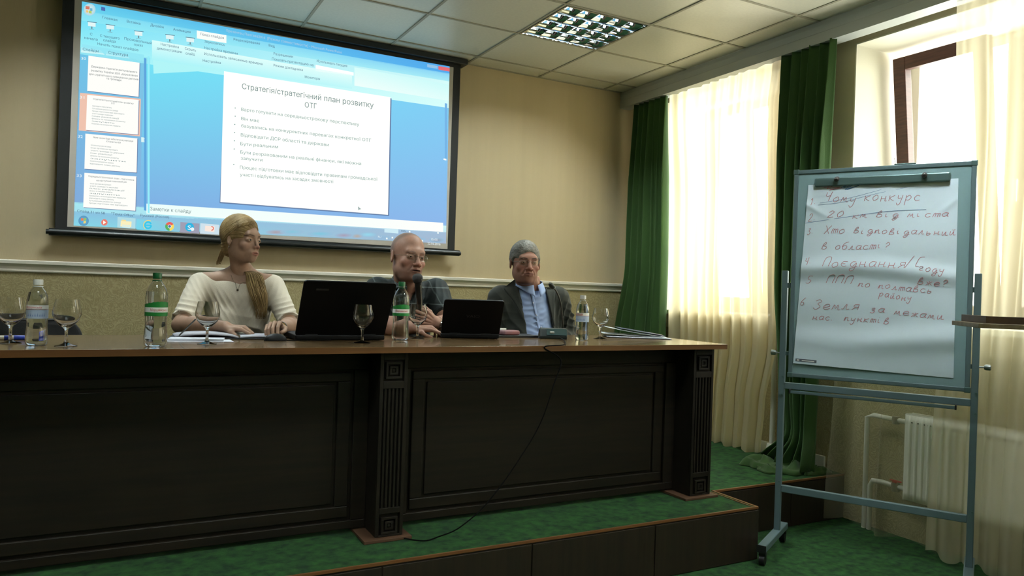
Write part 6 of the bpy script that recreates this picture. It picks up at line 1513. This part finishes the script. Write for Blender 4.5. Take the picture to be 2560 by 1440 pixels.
    def drape(name, poly_l, poly_r, tree, off, m, par, n=14, w=5, solid=.004):
        # strip between two photo polylines, laid on a surface
        def ev(pl_, u): k = u*(len(pl_)-1); i = min(int(k), len(pl_)-2); f = k-i; return (pl_[i][0]*(1-f)+pl_[i+1][0]*f, pl_[i][1]*(1-f)+pl_[i+1][1]*f)
        last = [None]
        def fn(v, u):
            a = ev(poly_l, u); b = ev(poly_r, u); h = hit(tree, a[0]*(1-v)+b[0]*v, a[1]*(1-v)+b[1]*v, off)
            if h is None: h = last[0] if last[0] is not None else N.copy()
            last[0] = h; return tuple(h)
        return put(name, MB().grid(fn, w, n), m, par, smooth='all', solid=solid)
    drape('lapel', [(1277, 702), (1258, 722), (1283, 748), (1315, 812)], [(1287, 690), (1294, 722), (1302, 748), (1317, 815)], jt, .004, m_j, jk)
    drape('lapel', [(1358, 692), (1364, 722), (1371, 750), (1384, 812)], [(1368, 700), (1390, 722), (1386, 748), (1386, 815)], jt, .004, m_j, jk)
    # shirt collar, placket and buttons
    cl = MB()
    def cf(side):
        def fn(u, v):
            a = math.pi*.5+side*(.04+u*.90)*math.pi; rr = .073+.016*v*(.5+u); drop = .036*v*(1+.9*max(0, u-.55)*2)
            return (N[0]+rr*math.cos(a)*1.0, N[1]+.0+rr*1.06*math.sin(a)-.004*u*v, N[2]+.046-.038*u*u-drop)
        return fn
    for s in (-1, 1): put('collar', MB().grid(cf(s), 20, 6), m_sh, t, smooth='all', solid=.003)
    drape('placket', [(1324, 724), (1330, 752), (1337, 790), (1347, 836)], [(1331, 724), (1337, 752), (1344, 790), (1354, 836)], st, .0015, m_sh, t, 24, 3, .0015)
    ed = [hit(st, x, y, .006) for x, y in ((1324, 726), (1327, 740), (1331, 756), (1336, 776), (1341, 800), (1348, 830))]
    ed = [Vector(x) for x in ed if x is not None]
    if len(ed) > 2: put('placket_shade_line', MB().tube(smooth_path(ed, 5), .0013, 6), mat('placket_shade', rgb(40, 50, 70), .8), t, smooth='all', label='dark piped edge of the shirt front')  # dark tube stands in for the shade along the placket edge
    bt = mat('shirt_button', rgb(196, 206, 222), .3)
    for x, y in ((1333, 757), (1341, 788), (1353, 818)):
        h_ = hit(st, x, y, .004)
        if h_ is not None: put('button', MB().sph(tuple(h_), (.0052, .0028, .0052), 12, 8), bt, t, smooth='all')
    # grey hair
    g = SD((-.115, -.125, -.10), (.115, .15, .15), .0028)
    g.add(E_((0, .022, .040), (.0850, .104, .0935)), k=.01)
    for s in (-1, 1): g.add(E_((s*.073, .012, .016), (.012, .045, .032)), k=.012)
    g.cut(E_((.004, -.112, -.012), (.070, .070, .086)), k=.007); g.cut(E_((0, .0, -.085), (.12, .09, .07)), k=.01)
    for s in (-1, 1): g.cut(E_((s*.085, -.05, -.02), (.04, .045, .05)), k=.01)
    for s in (-1, 1): g.cut(E_((s*.084, .014, -.012), (.02, .022, .032)), k=.004)
    p, q = g.mesh(); nn = vnormals(p, q); th_ = p[:, 0]*3+p[:, 1]*1.2
    dd = np.sin((p[:, 0]*.5+p[:, 1]*1.1)*1300+6*vnoise(p, 40, 2))*.0004+vnoise(p*[1, .35, 1], 170, 5)*.0022+.0012*vnoise(p, 30, 4)
    p = p+nn*dd[:, None]
    npmesh('grey_hair', (p @ HM.T)*sc+HC, q, mat('grey_hair', rgb(132, 130, 122), .6, col2=rgb(92, 90, 84), vscale=60, vstretch=(1, .3, 1), bump=.12, bscale=500, bstretch=(1, .3, 1)), t)
    legs(t, hip, m_trous, m_shoe, .14); dup(ch0, (N[0]+.13, 3.98, PZ), R(-8), 'black chair whose back edge shows behind the man in the jacket')
woman(); speaker(); jacket_man()
